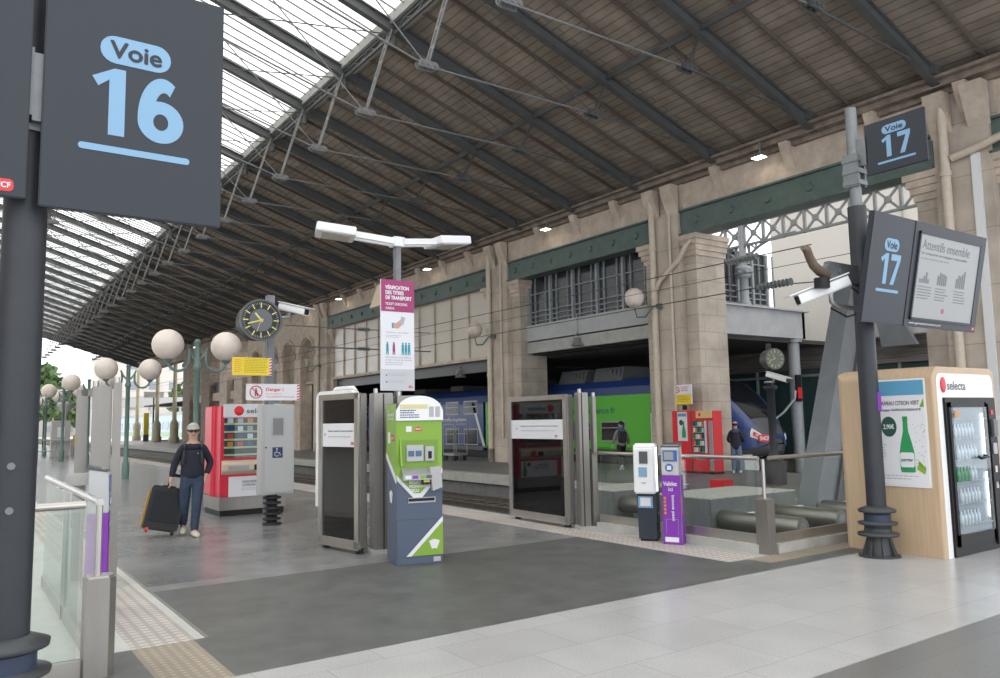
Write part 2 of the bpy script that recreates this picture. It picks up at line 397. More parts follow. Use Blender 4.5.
# entablature
bm_ = MB()
bm_.box((XW + .15, 2, 8.35), (XW + 1.4, 62, 9.35))
fr = struct(bm_.build('wall_right', m_stonep))
bm_ = MB(); bm_.box((XW - .25, -2, 9.35), (XW + 1.4, Y_END, 9.62)); bm_.box((XW - .42, -2, 9.5), (XW + .2, Y_END, 9.58))
bm_.box((XW + .0, -2, 9.22), (XW + .2, 62, 9.35))
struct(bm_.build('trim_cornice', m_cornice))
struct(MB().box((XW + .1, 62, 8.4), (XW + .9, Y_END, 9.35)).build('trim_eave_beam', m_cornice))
for yy in [y for y in [8.2, 10.4, 12.9, 15.4] + [19.9, 22.1, 24.3] + [29.5, 31.8, 34.1, 36.4, 38.7, 41, 43.3] + [47.6, 50, 52.5, 55, 57.5, 60]]:
    b = MB(); b.prism([(XW + .15, 8.6), (XW + .15, 9.35), (XW - .2, 9.35), (XW - .12, 9.1), (XW + .02, 8.85)], yy - .14, yy + .14, 'y')
    struct(b.build('trim_bracket', m_stonep))

def pier(y0, y1, full=True):
    yc = (y0 + y1) / 2
    b = MB(); b.box((XW + .25, y0, 0), (XW + 1.6, y1, 7.15)); struct(b.build('wall_pier', m_stoney))
    b = MB(); b.box((XW, yc - .62, 0), (XW + .26, yc + .62, 8.35)); b.box((XW - .02, yc - .8, 0), (XW + .24, yc + .8, .9)); b.box((XW + .1, yc - .75, 8.35), (XW + .26, yc + .75, 9.3))
    struct(b.build('wall_pilaster', m_stone))
    b = MB()
    for i in range(4): b.box((XW + .2 - i * .06, y0 - .05 - i * .055, 7.15 + i * .17 - .3), (XW + 1.65, y1 + .05 + i * .055, 7.32 + i * .17 - .3))
    struct(b.build('trim_capital', m_stonep))
    for s in (-.42, .42):
        b = MB(); b.prism([(XW + .02, 8.2), (XW + .02, 9.2), (XW - .32, 9.2), (XW - .3, 9.02), (XW - .12, 8.55)], yc + s - .24, yc + s + .24, 'y'); struct(b.build('trim_bracket', m_stonep))
PIERS = [(7.1, 9.55), (16.55, 18.75), (26.0, 28.4), (45.4, 47.6)]
for a, b_ in PIERS: pier(a, b_)

def girder(y0, y1, nb, lbl):
    t = thing('riveted_girder', lbl, 'girder', (XW + .12, y0, 7.55))
    b = MB(); L = y1 - y0
    b.box((-.02, 0, 0), (.1, L, .78)); b.box((-.12, 0, -.03), (.5, L, .03)); b.box((-.12, 0, .75), (.3, L, .81)); b.build('web', m_green, t)
    for i in range(nb):
        y = L * (i + .5) / nb
        MB().cyl((-.02, y, .39), (-.09, y, .39), .13, .1, 12).build('bolt_head', m_green, t)
girder(-1.0, 7.75, 5, 'green riveted girder past the pier with the white cable duct')
girder(9.0, 17.0, 6, 'green riveted girder above the lattice ironwork opening')
girder(18.4, 26.7, 7, 'green riveted girder above the dark gridded windows')
girder(27.8, 45.9, 13, 'green riveted girder above the pale frosted glass band')

# drain pipes on the piers
def pipe(yc, lbl, branch=True, x=XW - .13, r=.105):
    t = thing('drain_pipe', lbl, 'drain pipe', (x, yc, 0))
    b = MB(); b.cyl((0, 0, .55), (0, 0, 9.0), r, n=16); b.build('pipe', m_pipe, t)
    for z in (1.6, 3.6, 5.6, 7.2): MB().cyl((0, 0, z), (0, 0, z + .12), r * 1.22, n=16).build('pipe_collar', m_pipe, t)
    if branch:
        MB().tube([(0, 0, 5.75), (.0, -.25, 6.15), (.05, -1.1, 6.75), (.0, -1.4, 7.1), (.25, -1.4, 7.35)], .075, 10).build('branch_pipe', m_pipe, t)
    MB().cyl((0, 0, 0), (0, 0, .55), r * 1.3, r * 1.3, 16).build('cast_foot', m_cornice, t)
pipe(8.65, 'thick cream drain pipe on the pier behind the wood clad kiosk', False)
pipe(18.05, 'cream drain pipe on the wide pier beside the far red vending machine')
pipe(27.75, 'cream drain pipe on the pier left of the gridded windows', False)
pipe(47.0, 'cream drain pipe beside the arched openings, farthest of all', False)
MB2 = MB().cyl((XW - .06, 17.35, 1.5), (XW - .06, 17.35, 8.9), .045, n=8).build('conduit', m_pipe); tag(MB2, 'thin cream conduit right of the pipe on the wide pier', 'conduit')
tag(MB().cyl((XW - .06, 26.95, 1.0), (XW - .06, 26.95, 8.9), .05, n=8).build('conduit', m_pipe), 'thin pale conduit on the pier beyond the gridded windows', 'conduit')
tag(MB().box((XW - .06, 7.93, 0), (XW - .005, 8.12, 7.6)).build('cable_duct', m_white), 'white rectangular cable duct running down the pier at far right', 'cable duct')
tag(MB().tube([(XW - .13, 8.5, 7.6), (XW - .13, 8.0, 7.68), (XW - .13, 6.6, 8.0)], .09, 10).build('branch_pipe', m_pipe), 'slanting cream branch pipe above the white cable duct', 'drain pipe')
tag(MB().box((XW + .1, 6.4, 0), (XW + .22, 6.9, 7.3)).build('wall_pilaster', m_stone), kind='structure')

# bay 3: frosted glass band above a dark opening
b = MB(); b.box((XW + .3, 28.3, 4.5), (XW + .36, 45.5, 7.6)); struct(b.build('window_1', m_frost))
b = MB(); n = 11
for i in range(n + 1):
    y = 28.4 + (45.4 - 28.4) * i / n; b.box((XW + .22, y - .035, 4.5), (XW + .3, y + .035, 7.6))
b.box((XW + .2, 28.3, 4.4), (XW + .42, 45.5, 4.56)); b.box((XW + .2, 28.3, 7.5), (XW + .42, 45.5, 7.6))
struct(b.build('window_frame', m_stonep))
struct(MB().box((XW + .5, 28.3, 3.9), (XW + .9, 45.5, 4.4)).build('trim_lintel', m_trgrey))
# bay 2: dark gridded windows above a pale fascia
b = MB(); b.box((XW + .75, 18.75, 5.55), (XW + .8, 26, 8.3)); struct(b.build('window_2', m_darkgl))
b = MB()
for i in range(6):
    y = 18.9 + 7.0 * i / 5; b.box((XW + .62, y - .05, 5.5), (XW + .76, y + .05, 8.3))
for i in range(10):
    y = 18.9 + 7.0 * (i + .5) / 10; b.box((XW + .68, y - .018, 5.5), (XW + .76, y + .018, 8.3))
for z in (5.75, 5.95, 6.15, 6.9, 7.6): b.box((XW + .68, 18.75, z - .018), (XW + .76, 26, z + .018))
struct(b.build('window_frame', m_iron))
b = MB(); b.box((XW + .55, 18.75, 4.95), (XW + .85, 26, 5.6)); struct(b.build('trim_fascia', m_deck))
b = MB(); b.box((XW + .6, 18.75, 4.45), (XW + .8, 26, 4.9)); struct(b.build('trim_lintel', m_conc))

# bay 1: footbridge deck, gallery glazing behind, iron column and lattice arcade, white building
b = MB(); b.box((XW + 1.6, 16.85, 4.45), (25.3, 17.0, 5.4)); b.box((XW + 1.6, 16.7, 5.4), (25.4, 17.6, 5.46)); b.box((25.15, 16.85, 4.45), (25.3, 30, 5.4))
struct(b.build('trim_deck', m_deck))
b = MB(); b.box((XW + 1.6, 17.5, 5.4), (24.1, 17.55, 7.5)); b.box((24.05, 17.5, 5.4), (24.1, 26, 7.5)); struct(b.build('window_3', m_darkgl))
b = MB()
for i in range(5): x = 20.75 + .82 * i; b.box((x - .05, 17.4, 5.4), (x + .05, 17.5, 7.5))
for i in range(10): x = 20.75 + .41 * i; b.box((x - .018, 17.44, 5.4), (x + .018, 17.5, 7.5))
for z in (5.65, 5.85, 6.05, 6.25, 7.1, 7.48): b.box((20.6, 17.44, z - .018), (24.1, 17.5, z + .018))
struct(b.build('window_frame', m_iron))
# dim hall under the deck
b = MB()
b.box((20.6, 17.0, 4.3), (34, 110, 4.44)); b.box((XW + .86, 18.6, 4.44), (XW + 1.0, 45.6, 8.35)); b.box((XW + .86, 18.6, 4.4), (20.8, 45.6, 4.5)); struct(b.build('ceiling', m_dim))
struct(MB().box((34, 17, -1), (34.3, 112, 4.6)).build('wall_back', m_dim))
b = MB(); b.box((27.5, 8.4, -.95), (27.6, 24, 4.45)); struct(b.build('wall_hall_glass', M('teal_glass', (.045, .085, .085), .2, spec=.6)))
b = MB()
for i in range(8): b.box((27.42, 8.6 + i * 2, -.9), (27.5, 8.68 + i * 2, 4.45))
b.box((27.42, 8.4, 3.2), (27.5, 24, 3.3)); struct(b.build('window_frame', m_iron))
b = MB(); b.box((27.3, 8.4, 3.5), (27.4, 24.0, 4.5))
struct(b.build('wall_louvre', M('louvre_band', (.17, .155, .14), .7, noise=.5, scale=2, stretch=(.3, .3, 9))))
t = thing('steel_column', 'round grey steel column holding the end of the pale footbridge deck', 'column', (24.9, 17.1, -.95))
MB().cyl((0, 0, 0), (0, 0, 5.28), .2, n=20).build('shaft', m_iron, t); MB().cyl((0, 0, 5.28), (0, 0, 5.38), .3, n=20).build('head_plate', m_iron, t)
# white clad building beyond
b = MB(); b.box((27.0, 6.0, 4.4), (27.3, 19.3, 10.6)); struct(b.build('wall_building', m_bldg))
b = MB(); b.prism([(6.0, 4.4), (16.2, 4.4), (15.4, 6.4), (6.0, 9.0)], 26.7, 26.95, 'x'); struct(b.build('wall_ramp', m_bldgg))
struct(MB().box((26.9, 13.9, 4.4), (26.99, 13.93, 10.5)).build('trim_3', m_bldgg))
b = MB(); b.prism([(13.4, 4.0), (14.6, 4.0), (15.1, 7.4)], 26.3, 26.5, 'x'); struct(b.build('trim_gusset', m_beam))

t = thing('iron_arcade', 'grey cast iron arcade with lattice girder, brackets and fluted column', 'iron arcade', (22.1, -1.35, 0))
def lattice(y0, y1, z0, z1, name, n):
    b = MB(); b.box((-.06, y0, z1 - .07), (.06, y1, z1)); b.box((-.06, y0, z0), (.06, y1, z0 + .07))
    L = (y1 - y0) / n
    for i in range(n):
        a = y0 + i * L
        b.box((-.05, a - .04, z0), (.05, a + .04, z1))
        b.beam((0, a, z0), (0, a + L, z1), .07, .05, (1, 0, 0)); b.beam((0, a, z1), (0, a + L, z0), .07, .05, (1, 0, 0))
        b.cyl((-.04, a + L / 2, (z0 + z1) / 2), (.04, a + L / 2, (z0 + z1) / 2), .11, n=8)
    return b.build(name, m_iron, t)
lattice(6.5, 18.2, 7.5, 8.3, 'lattice_girder', 15)
lattice(18.2, 24.5, 7.5, 8.3, 'lattice_girder', 8)
b = MB(); b.lathe((0, 18.3, 0), [(.2, 5.38), (.2, 5.6), (.15, 5.65), (.15, 6.4), (.2, 6.42), (.26, 6.5), (.2, 6.58), (.3, 6.7), (.25, 6.8), (.13, 6.85), (.13, 8.3)], 16)
for a in range(6): b.ball((0.22 * math.cos(a * PI / 3), 18.3 + 0.22 * math.sin(a * PI / 3), 6.6), .09, 8)
b.build('fluted_column', m_iron, t)
for s in (-1, 1):
    b = MB(); pts = [(0, 18.3 + s * (.2 + 1.9 * (1 - math.cos(a * PI / 20))), 6.9 + .75 * math.sin(a * PI / 20)) for a in range(0, 11)]
    b.tube([(p[0], p[1], min(p[2], 7.6)) for p in pts], .05, 8)
    for i in (2, 4, 6, 8):
        p = pts[i]; b.beam((0, p[1], p[2]), (0, p[1], 7.55), .05, .04, (1, 0, 0)); b.beam((0, p[1], p[2]), (0, pts[i - 2][1], 7.55), .05, .03, (1, 0, 0))
    b.build('curved_bracket', m_iron, t)

# ------------------------------------------------------------------ arcaded wall 47..62 and open piers beyond
def archwall(y0, y1, arches, z1=9.35):
    """wall in the plane X=XW with round arched niches"""
    b = MB(); edges = [y0]
    for (yc, hw, zs) in arches: edges += [yc - hw, yc + hw]
    edges.append(y1)
    for i in range(0, len(edges), 2):
        if edges[i + 1] - edges[i] > .02: b.box((XW + .1, edges[i], -.1), (XW + .9, edges[i + 1], z1))
    for (yc, hw, zs) in arches:
        pts = [(yc + hw * math.cos(PI * k / 14), zs + hw * math.sin(PI * k / 14)) for k in range(15)]
        for k in range(14):
            a, c = pts[k], pts[k + 1]
            b.prism([(a[0], a[1]), (a[0], z1), (c[0], z1), (c[0], c[1])], XW + .1, XW + .9, 'x')
    return struct(b.build('wall_arcade', m_stonep))
archwall(47.6, 62, [(49.4, 1.15, 6.1), (52.8, 1.15, 6.1), (56.3, 1.15, 6.1), (59.8, 1.15, 6.1)])
for yc in (49.4, 52.8, 56.3, 59.8):
    b = MB()
    pts = [(yc + 1.32 * math.cos(PI * k / 14), 6.1 + 1.32 * math.sin(PI * k / 14)) for k in range(15)]
    b.tube([(XW + .06, p[0], p[1]) for p in pts], .09, 6); struct(b.build('trim_arch', m_stonep))
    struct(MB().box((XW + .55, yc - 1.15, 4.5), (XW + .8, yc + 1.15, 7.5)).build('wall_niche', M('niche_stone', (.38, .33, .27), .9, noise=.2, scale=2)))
    struct(MB().box((XW + .45, yc - 1.15, 4.35), (XW + .85, yc + 1.15, 4.5)).build('trim_sill', m_stonep))
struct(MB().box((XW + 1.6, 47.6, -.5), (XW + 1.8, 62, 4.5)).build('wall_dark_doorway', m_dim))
# tall open piers between 62 and 84
for y0, y1 in ((63.0, 65.2), (67.2, 69.4), (72.6, 75.4), (79.6, 82.4)):
    b = MB(); b.box((XW, y0, -.05), (XW + 1.6, y1, 8.4)); b.box((XW - .1, y0 - .15, 7.6), (XW + 1.7, y1 + .15, 7.95))
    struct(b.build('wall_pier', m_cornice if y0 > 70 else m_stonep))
struct(MB().box((XW + .3, 62, 3.9), (XW + .7, 79.6, 4.6)).build('trim_lintel', m_stonep))
struct(MB().box((XW + .5, 62, 4.6), (XW + .6, 72.6, 5.6)).build('trim_panel', m_trgrey))

# ------------------------------------------------------------------ roof
Y0R = -1.24; SP = 3.3; NR = 33
X_SK = 9.6
b = MB()
def rp(X, Y, dz=0): return (X, Y, roofz(X) + dz)
y0, y1 = -3, 105
b.add([rp(19.4, y0), rp(X_SK, y0), rp(X_SK, y1), rp(19.4, y1), rp(19.4, y0, .15), rp(X_SK, y0, .15), rp(X_SK, y1, .15), rp(19.4, y1, .15)],
      [(0, 1, 2, 3), (7, 6, 5, 4), (0, 4, 5, 1), (1, 5, 6, 2), (2, 6, 7, 3), (3, 7, 4, 0)])
struct(b.build('ceiling', m_plank))
b = MB()
b.add([rp(-22.6, y0), rp(-32.4, y0), rp(-32.4, y1), rp(-22.6, y1), rp(-22.6, y0, .15), rp(-32.4, y0, .15), rp(-32.4, y1, .15), rp(-22.6, y1, .15)],
      [(3, 2, 1, 0), (4, 5, 6, 7), (1, 5, 4, 0), (2, 6, 5, 1), (3, 7, 6, 2), (0, 4, 7, 3)])
struct(b.build('ceiling', m_plank))
b = MB()      # thin secondary rafters below the boards
for k in range(NR):
    for j in (1, 2):
        Y = Y0R + SP * k + SP * j / 3
        b.beam(rp(19.2, Y, -.05), rp(X_SK, Y, -.05), .055, .1)
struct(b.build('ceiling_joists', M('joist_wood', (.15, .12, .10), .8)))
b = MB()      # longitudinal purlins
for X, h in ((14.4, .26), (X_SK, .2), (4.3, .26), (-.9, .26), (-6.5, .4)):
    if X == 14.4: b.beam(rp(X, y0, -.16), rp(X, y1, -.16), .07, .16); continue
    b.beam(rp(X, y0, -.2), rp(X, y1, -.2), .07, .07); b.beam(rp(X, y0, -.2 - h), rp(X, y1, -.2 - h), .07, .07)
    Y = y0
    while Y < y1 - 1: b.beam(rp(X, Y, -.2), rp(X, Y + .55, -.2 - h), .04, .04); b.beam(rp(X, Y + .55, -.2 - h), rp(X, Y + 1.1, -.2), .04, .04); Y += 1.1
struct(b.build('ceiling_purlins', m_truss))
for sx in (0, 1):
    X1, X0 = (X_SK, -6.5) if not sx else (-6.5, -22.6)
    b = MB(); b.add([rp(X1, y0, .12), rp(X0, y0, .12), rp(X0, y1, .12), rp(X1, y1, .12)], [(0, 1, 2, 3)])
    struct(b.build('window_skylight', m_sky))
    b = MB(); Y = y0
    while Y < y1:
        b.beam(rp(X1, Y, .07), rp(X0, Y, .07), .022, .05); Y += .471
    struct(b.build('window_frame_bars', m_trussl))
b = MB(); b.beam(rp(X_SK - .08, y0, -.0), rp(X_SK - .08, y1, .0), .1, .3); b.beam(rp(X_SK + .18, y0, -.12), rp(X_SK + .18, y1, -.12), .3, .05)
struct(b.build('trim_skylight_edge', m_conc))

def make_truss():
    t = thing('roof_truss', 'iron roof truss with slender tie rods spanning from the stone wall', 'roof truss', (0, 0, 0), 0, 'iron trusses under the station roof')
    b = MB()
    def ibeam(Xa, Xb):
        for dz, ww, hh in ((-.08, .2, .03), (-.22, .05, .28), (-.37, .2, .03)): b.beam(rp(Xa, 0, dz), rp(Xb, 0, dz), ww, hh)
    ibeam(18.9, -6.5); ibeam(-6.5, -31.9); b.build('rafter', m_truss, t)
    MB().box((18.45, -.16, 9.58), (18.95, .16, 9.8)).build('rafter_shoe', m_truss, t)
    def rod(n, p, q, r=.03, mt=m_truss): MB().cyl((p[0], 0, p[1]), (q[0], 0, q[1]), r, n=6).build(n, mt, t)
    N1, N2, N3 = (13.9, 9.9), (8.75, 9.95), (3.6, 11.4)
    rod('tie_rod', (18.6, 9.72), N1); rod('tie_rod', N1, N2, .026, m_trussl); rod('tie_rod', N2, N3, .026, m_trussl)
    rod('tie_rod', N3, (-1.2, 12.6)); rod('tie_rod', (-1.2, 12.6), (-11.8, 12.6))
    rod('diagonal_rod', N2, (4.3, roofz(4.3) - .35), .02, m_trussl); rod('diagonal_rod', N1, (X_SK, roofz(X_SK) - .4), .014)
    rod('diagonal_rod', N3, (X_SK, roofz(X_SK) - .4), .018)
    rod('diagonal_rod', N3, (-.9, roofz(-.9) - .4), .02)
    for X, N, tw in ((14.4, N1, 0), (X_SK - .1, N2, 1), (4.3, N3, 0)):
        b = MB(); zt = roofz(X) - .35
        if tw:
            for s in (-.09, .09): b.cyl((X, s, zt), (N[0], s * .8, N[1]), .03, n=6)
            for k in range(1, 5):
                f = k / 5; xx = X + (N[0] - X) * f; zz = zt + (N[1] - zt) * f; b.box((xx - .015, -.1, zz - .03), (xx + .015, .1, zz + .03))
        else:
            for s in (-.05, .05): b.cyl((X, s, zt), (N[0], s, N[1]), .022, n=6)
        b.build('strut', m_trussl if tw else m_truss, t)
    for N, mt in ((N1, m_truss), (N2, m_trussl), (N3, m_trussl)):
        b = MB()
        for s in (-.11, .08): b.prism(rrect(N[0] - .26, N[0] + .26, N[1] - .09, N[1] + .09, .08, 3), s, s + .03, 'y')
        for dx in (-.17, 0, .17): b.cyl((N[0] + dx, -.14, N[1]), (N[0] + dx, .14, N[1]), .05, n=8)
        b.build('gusset', mt, t)
    for X in (4.3, X_SK): MB().cyl((X, 0, roofz(X) - .33), (X, 0, roofz(X) - .78), .05, .095, 8).build('pendant', m_truss, t)
    return t
proto = make_truss()
for k in range(NR):
    o = proto if k == 0 else copy_tree(proto)
    o.location = (0, Y0R + SP * k, 0)
# gable screen frame at the far end
b = MB(); b.beam((19, 105, 9.2), (-6.5, 105, 17.4), .2, .5); b.beam((-6.5, 105, 17.4), (-31.8, 105, 9.2), .2, .5); struct(b.build('trim_gable', m_truss))

# flood lights under the cornice
LY = [13.5, 23.3, 32.5, 43.0, 48.9, 57, 66, 76, 87]
LW = ['above the green girder of the lattice opening', 'above the dark gridded windows', 'above the right half of the pale frosted band', 'above the left end of the pale frosted band',
      'beside the white camera above the arches', 'above the farthest arched niches', 'above the open piers', 'above the last dark pier', 'farthest away under the eave']
for Y, l in zip(LY, LW):
    t = thing('flood_light', 'small glowing square flood light ' + l, 'flood light', (18.55, Y, 9.02), 0, 'flood lights along the cornice')
    MB().box((-.16, -.2, 0), (.16, .2, .08)).build('housing', m_poleg, t, .01)
    MB().box((-.13, -.17, -.012), (.13, .17, 0)).build('lens', m_lamp, t)
    MB().cyl((0.05, 0, .08), (.05, 0, .45), .03, n=8).build('bracket', m_poleg, t)

# ================================================================== POLES AND SIGNS IN FRONT
def steel_pole(loc, lbl, thick_top, top):
    t = thing('steel_pole', lbl, 'pole', loc)
    MB().cyl((0, 0, .6), (0, 0, thick_top), .112, n=28).build('shaft', m_pole, t)
    MB().cyl((0, 0, thick_top), (0, 0, top), .07, n=20).build('upper_shaft', m_poleg if top < 5.7 else m_pole, t)
    b = MB(); b.lathe((0, 0, 0), [(.14, .24), (.23, .25), (.235, .28), (.16, .29), (.15, .38), (.22, .385), (.225, .41), (.15, .42), (.145, .52), (.21, .53), (.215, .56), (.12, .60)], 28); b.build('collar', m_polecap, t)
    MB().cyl((0, 0, .30), (0, 0, .51), .152, n=28).build('collar_band', m_bluec, t)
    b = MB(); b.cyl((0, 0, 0), (0, 0, .25), .16, .125, 24); b.cyl((0, 0, 0), (0, 0, .022), .235, n=28)
    for k in range(8):
        a = 2 * PI * k / 8; d = Vector((math.cos(a), math.sin(a), 0)); sd = Vector((-d.y, d.x, 0)) * .008
        b.add([d * .12 + sd, d * .215 + sd, d * .13 + sd + Vector((0, 0, .24)), d * .12 - sd, d * .215 - sd, d * .13 - sd + Vector((0, 0, .24))], [(0, 1, 2), (5, 4, 3), (0, 3, 4, 1), (1, 4, 5, 2), (2, 5, 3, 0)])
    b.build('foot', m_polecap, t)
    return t
P1 = steel_pole((.31, 5.2, 0), 'thick dark round steel pole at the left edge carrying the Voie 16 sign', 3.6, 5.9)
P2 = steel_pole((9.33, 5.38, 0), 'dark round steel pole with ribbed collar in front of the wood clad kiosk', 4.33, 5.62)
for z in (1.28, 1.52): MB().cyl((-.02, -.105, z), (-.02, -.122, z), .02, n=10).build('bolt', m_poleg, P1)
MB().box((-.02, -.117, 1.75), (.06, -.108, 1.98)).build('sticker', m_purple, P2)
b = MB()
for k in range(3): b.box((-.1, -.11, 4.6 + k * .15), (.1, .11, 4.66 + k * .15))
b.box((-.09, -.1, 4.58), (-.06, .1, 5.0)); b.box((.06, -.1, 4.58), (.09, .1, 5.0)); b.build('clamp', m_poleg, P2)
b = MB()
for k in range(4): b.box((-.13, -.13, 3.42 + k * .11), (.1, .13, 3.46 + k * .11))
b.box((-.13, -.14, 3.4), (-.10, .14, 3.82)); b.box((.07, -.14, 3.4), (.1, .14, 3.82)); b.build('clamp', m_poleg, P1)

t = thing('platform_sign', 'large dark hanging sign reading Voie 16 on the left pole', 'platform sign', (.355, 4.98, 2.96))
MB().box((0, 0, 0), (.995, .045, 1.46)).build('panel', m_sign, t, .006)
voie(.185, .80, .37, 1.09, 0, '16', t)
MB().box((-.045, .04, .5), (.1, .09, .9)).build('mounting_bracket', m_poleg, t)
t = thing('platform_sign', 'dark sign panel with small red logo, opposite Voie 16 on the thick pole', 'platform sign', (-.69, 4.98, 2.99))
MB().box((0, 0, 0), (.985, .045, 1.46)).build('panel', m_sign, t, .006)
logo(.80, .03, .125, 0, t)
MB().box((.9, .04, .5), (1.0, .09, .9)).build('mounting_bracket', m_poleg, t)

t = thing('platform_sign', 'small square dark sign reading Voie 17 at the top of the right pole', 'platform sign', (9.30, 5.20, 4.68), -90)
MB().box((0, 0, 0), (.75, .035, .65)).build('panel', m_sign, t, .005)
voie(.15, .62, .10, .57, 0, '17', t)
MB().box((-.12, .0, .15), (.02, .03, .5)).build('mounting_bracket', m_poleg, t)

t = thing('information_display', 'wide tilted dark display board reading Voie 17 with pale screen', 'information display', (8.70, 5.08, 2.80), 0)
t.rotation_euler = (math.radians(11.5), 0, 0)
Wd = 2.80; Hd = 1.30
MB().box((0, -.02, 0), (Wd, .05, Hd)).build('housing', m_sign, t, .008)
MB().box((.93, -.026, .0), (.945, -.019, Hd)).build('housing_seam', m_black, t)
voie(.22, .72, .38, 1.02, -.02, '17', t)
scn = MB().box((1.08, -.03, .12), (2.62, -.02, 1.16)).build('screen', m_screen, t)
b = MB(); b.box((1.05, -.04, .09), (2.65, -.02, .12)); b.box((1.05, -.04, 1.16), (2.65, -.02, 1.19)); b.box((1.05, -.04, .09), (1.08, -.02, 1.19)); b.box((2.62, -.04, .09), (2.65, -.02, 1.19)); b.build('screen_frame', m_sign, t)
text('Attentifs ensemble', 1.14, 2.35, .98, 1.10, -.03, m_pgrey, scn)
text('Se comporter en voyageur responsable', 1.14, 2.3, .905, .95, -.03, m_pgrey, scn)
lines(1.14, 1.9, .84, .87, 1, -.03, m_pgrey, scn)
for k, x in enumerate((1.16, 1.60, 2.08)):
    b = MB()
    for q in range(5): b.box((x + .05 * q, -.032, .56), (x + .05 * q + .035, -.03, .60 + .12 * random.random() + .04 * k))
    b.build('pictogram', m_pgrey, scn); lines(x - .02, x + .33, .34, .52, 5, -.03, m_pgrey, scn)
MB().cyl((1.83, -.03, .235), (1.83, -.033, .235), .035, n=16).build('round_logo', M('muted_red', (.42, .12, .15), .6), scn)
text('www.garesetconnexions.sncf', 1.06, 1.85, .03, .065, -.02, m_whitep, t)
logo(2.68, .03, .08, -.021, t)
b = MB(); b.box((.35, .05, .5), (.8, .16, .8)); b.build('mounting_bracket', m_poleg, t)

# catenary anchor on the right pole, insulator horn and wires
t = thing('anchor_arm', 'blue grey steel arm with brown curved horn fixed to the right pole', 'bracket arm', (9.22, 5.38, 3.38))
b = MB(); b.box((-.62, -.03, -.06), (.02, .05, .18)); b.prism([(-.62, -.06), (-.62, .15), (-.75, .05)], -.03, .05, 'y'); b.build('arm', m_beam, t, .01)
MB().cyl((-.4, -.06, .06), (-.4, .07, .06), .05, n=12).build('pulley', m_beam, t)
b = MB(); b.tube([(-.62, 0, .0), (-.78, .0, .04), (-.90, 0, .10), (-.97, 0, .19), (-1.02, 0, .28), (-1.1, .0, .29)], [.05, .06, .055, .05, .05, .03], 10); b.build('horn', M('brown_ceramic', (.13, .09, .065), .5, noise=.3), t)
MB().cyl((-.75, 0, -.16), (-.75, 0, -.04), .09, n=14).build('weight', m_black, t)
def wire(name, pts, r, lbl, ins=None):
    t = thing(name, lbl, 'wire', pts[0]); o = Vector(pts[0])
    q = [Vector(p) - o for p in pts]
    b = MB()
    for a, c in zip(q[:-1], q[1:]): b.cyl(a, c, r, n=6)
    b.build('cable', m_wire, t)
    if ins:
        a, d = ins; a = Vector(a) - o; d = Vector(d).normalized(); b = MB()
        for k in range(9): b.cyl(a + d * (k * .055), a + d * (k * .055 + .03), .05, .035, 12)
        b.build('insulator', m_insul, t)
    return t
wire('overhead_wire', [(8.3, 5.38, 3.73), (8.3, 60, 3.85), (8.3, 110, 3.9)], .008, 'upper overhead wire ending at the brown horn on the right pole', ((8.3, 6.15, 3.73), (0, 1, 0)))
wire('overhead_wire', [(8.45, 5.38, 3.30), (8.3, 6, 3.33), (8.3, 60, 3.33), (8.3, 110, 3.3)], .008, 'lower overhead wire ending below the brown horn on the right pole', ((8.3, 5.68, 3.33), (0, 1, 0)))
wire('overhead_wire', [(13.2, 6.5, 4.6), (13.2, 110, 5.0)], .007, 'thin overhead contact wire above the railway tracks')
# tensioned cross bar with dark insulators seen left of the info sign
t = thing('catenary_bracket', 'thin horizontal tube with dark ribbed insulators left of the tall info sign', 'catenary bracket', (13.2, 33, 5.1))
MB().cyl((-1.5, 0, 0), (5.8, 0, 0), .035, n=8).build('tube', m_galv, t)
MB().cyl((-1.5, 0, .9), (5.8, 0, .9), .025, n=8).build('tube', m_galv, t)
for z in (0, .9):
    b = MB()
    for k in range(6): b.cyl((2.0 + k * .1, 0, z), (2.0 + k * .1 + .05, 0, z), .11, .07, 10)
    b.build('insulator', m_insul, t)

# security cameras
def cctv(loc, rz, tilt, lbl, s=1, arm=None):
    t = thing('security_camera', lbl, 'security camera', loc, rz)
    R = Matrix.Rotation(math.radians(tilt), 3, 'X')
    def q(p): return R @ Vector(p)
    b = MB(); ring = rrect(-.075 * s, .075 * s, -.06 * s, .07 * s, .03 * s, 4)
    b.loft([[q((x, y * s, z)) for x, z in ring] for y in (-.36, .26)]); b.build('housing', m_white, t)
    b = MB(); b.loft([[q((x * .75, y * s, z * .75)) for x, z in ring] for y in (-.365, -.355)]); b.build('lens_window', m_black, t)
    b = MB(); b.add([q(v) for v in ((-.09 * s, -.46 * s, .075 * s), (.09 * s, -.46 * s, .075 * s), (.09 * s, .28 * s, .08 * s), (-.09 * s, .28 * s, .08 * s), (-.09 * s, -.46 * s, .09 * s), (.09 * s, -.46 * s, .09 * s), (.09 * s, .28 * s, .095 * s), (-.09 * s, .28 * s, .095 * s))],
          [(0, 1, 2, 3), (7, 6, 5, 4), (0, 4, 5, 1), (1, 5, 6, 2), (2, 6, 7, 3), (3, 7, 4, 0)]); b.build('sun_shield', m_white, t)
    if arm: MB().tube([(0, .05, -.06 * s), (0, .05, -.14 * s)] + arm, .025 * s + .005, 8).build('arm', m_galv, t)
    return t
t = cctv((8.62, 5.42, 3.22), -125, 20, 'large white security camera beside the tilted Voie 17 display', 1.05, [(-.05, .14, -.2), (-.33, .52, -.2)])
MB().tube([(.0, .3, .02), (.05, .42, -.1), (.0, .42, -.28), (-.05, .25, -.33), (-.03, .05, -.22)], .012, 6).build('cable', m_black, t)

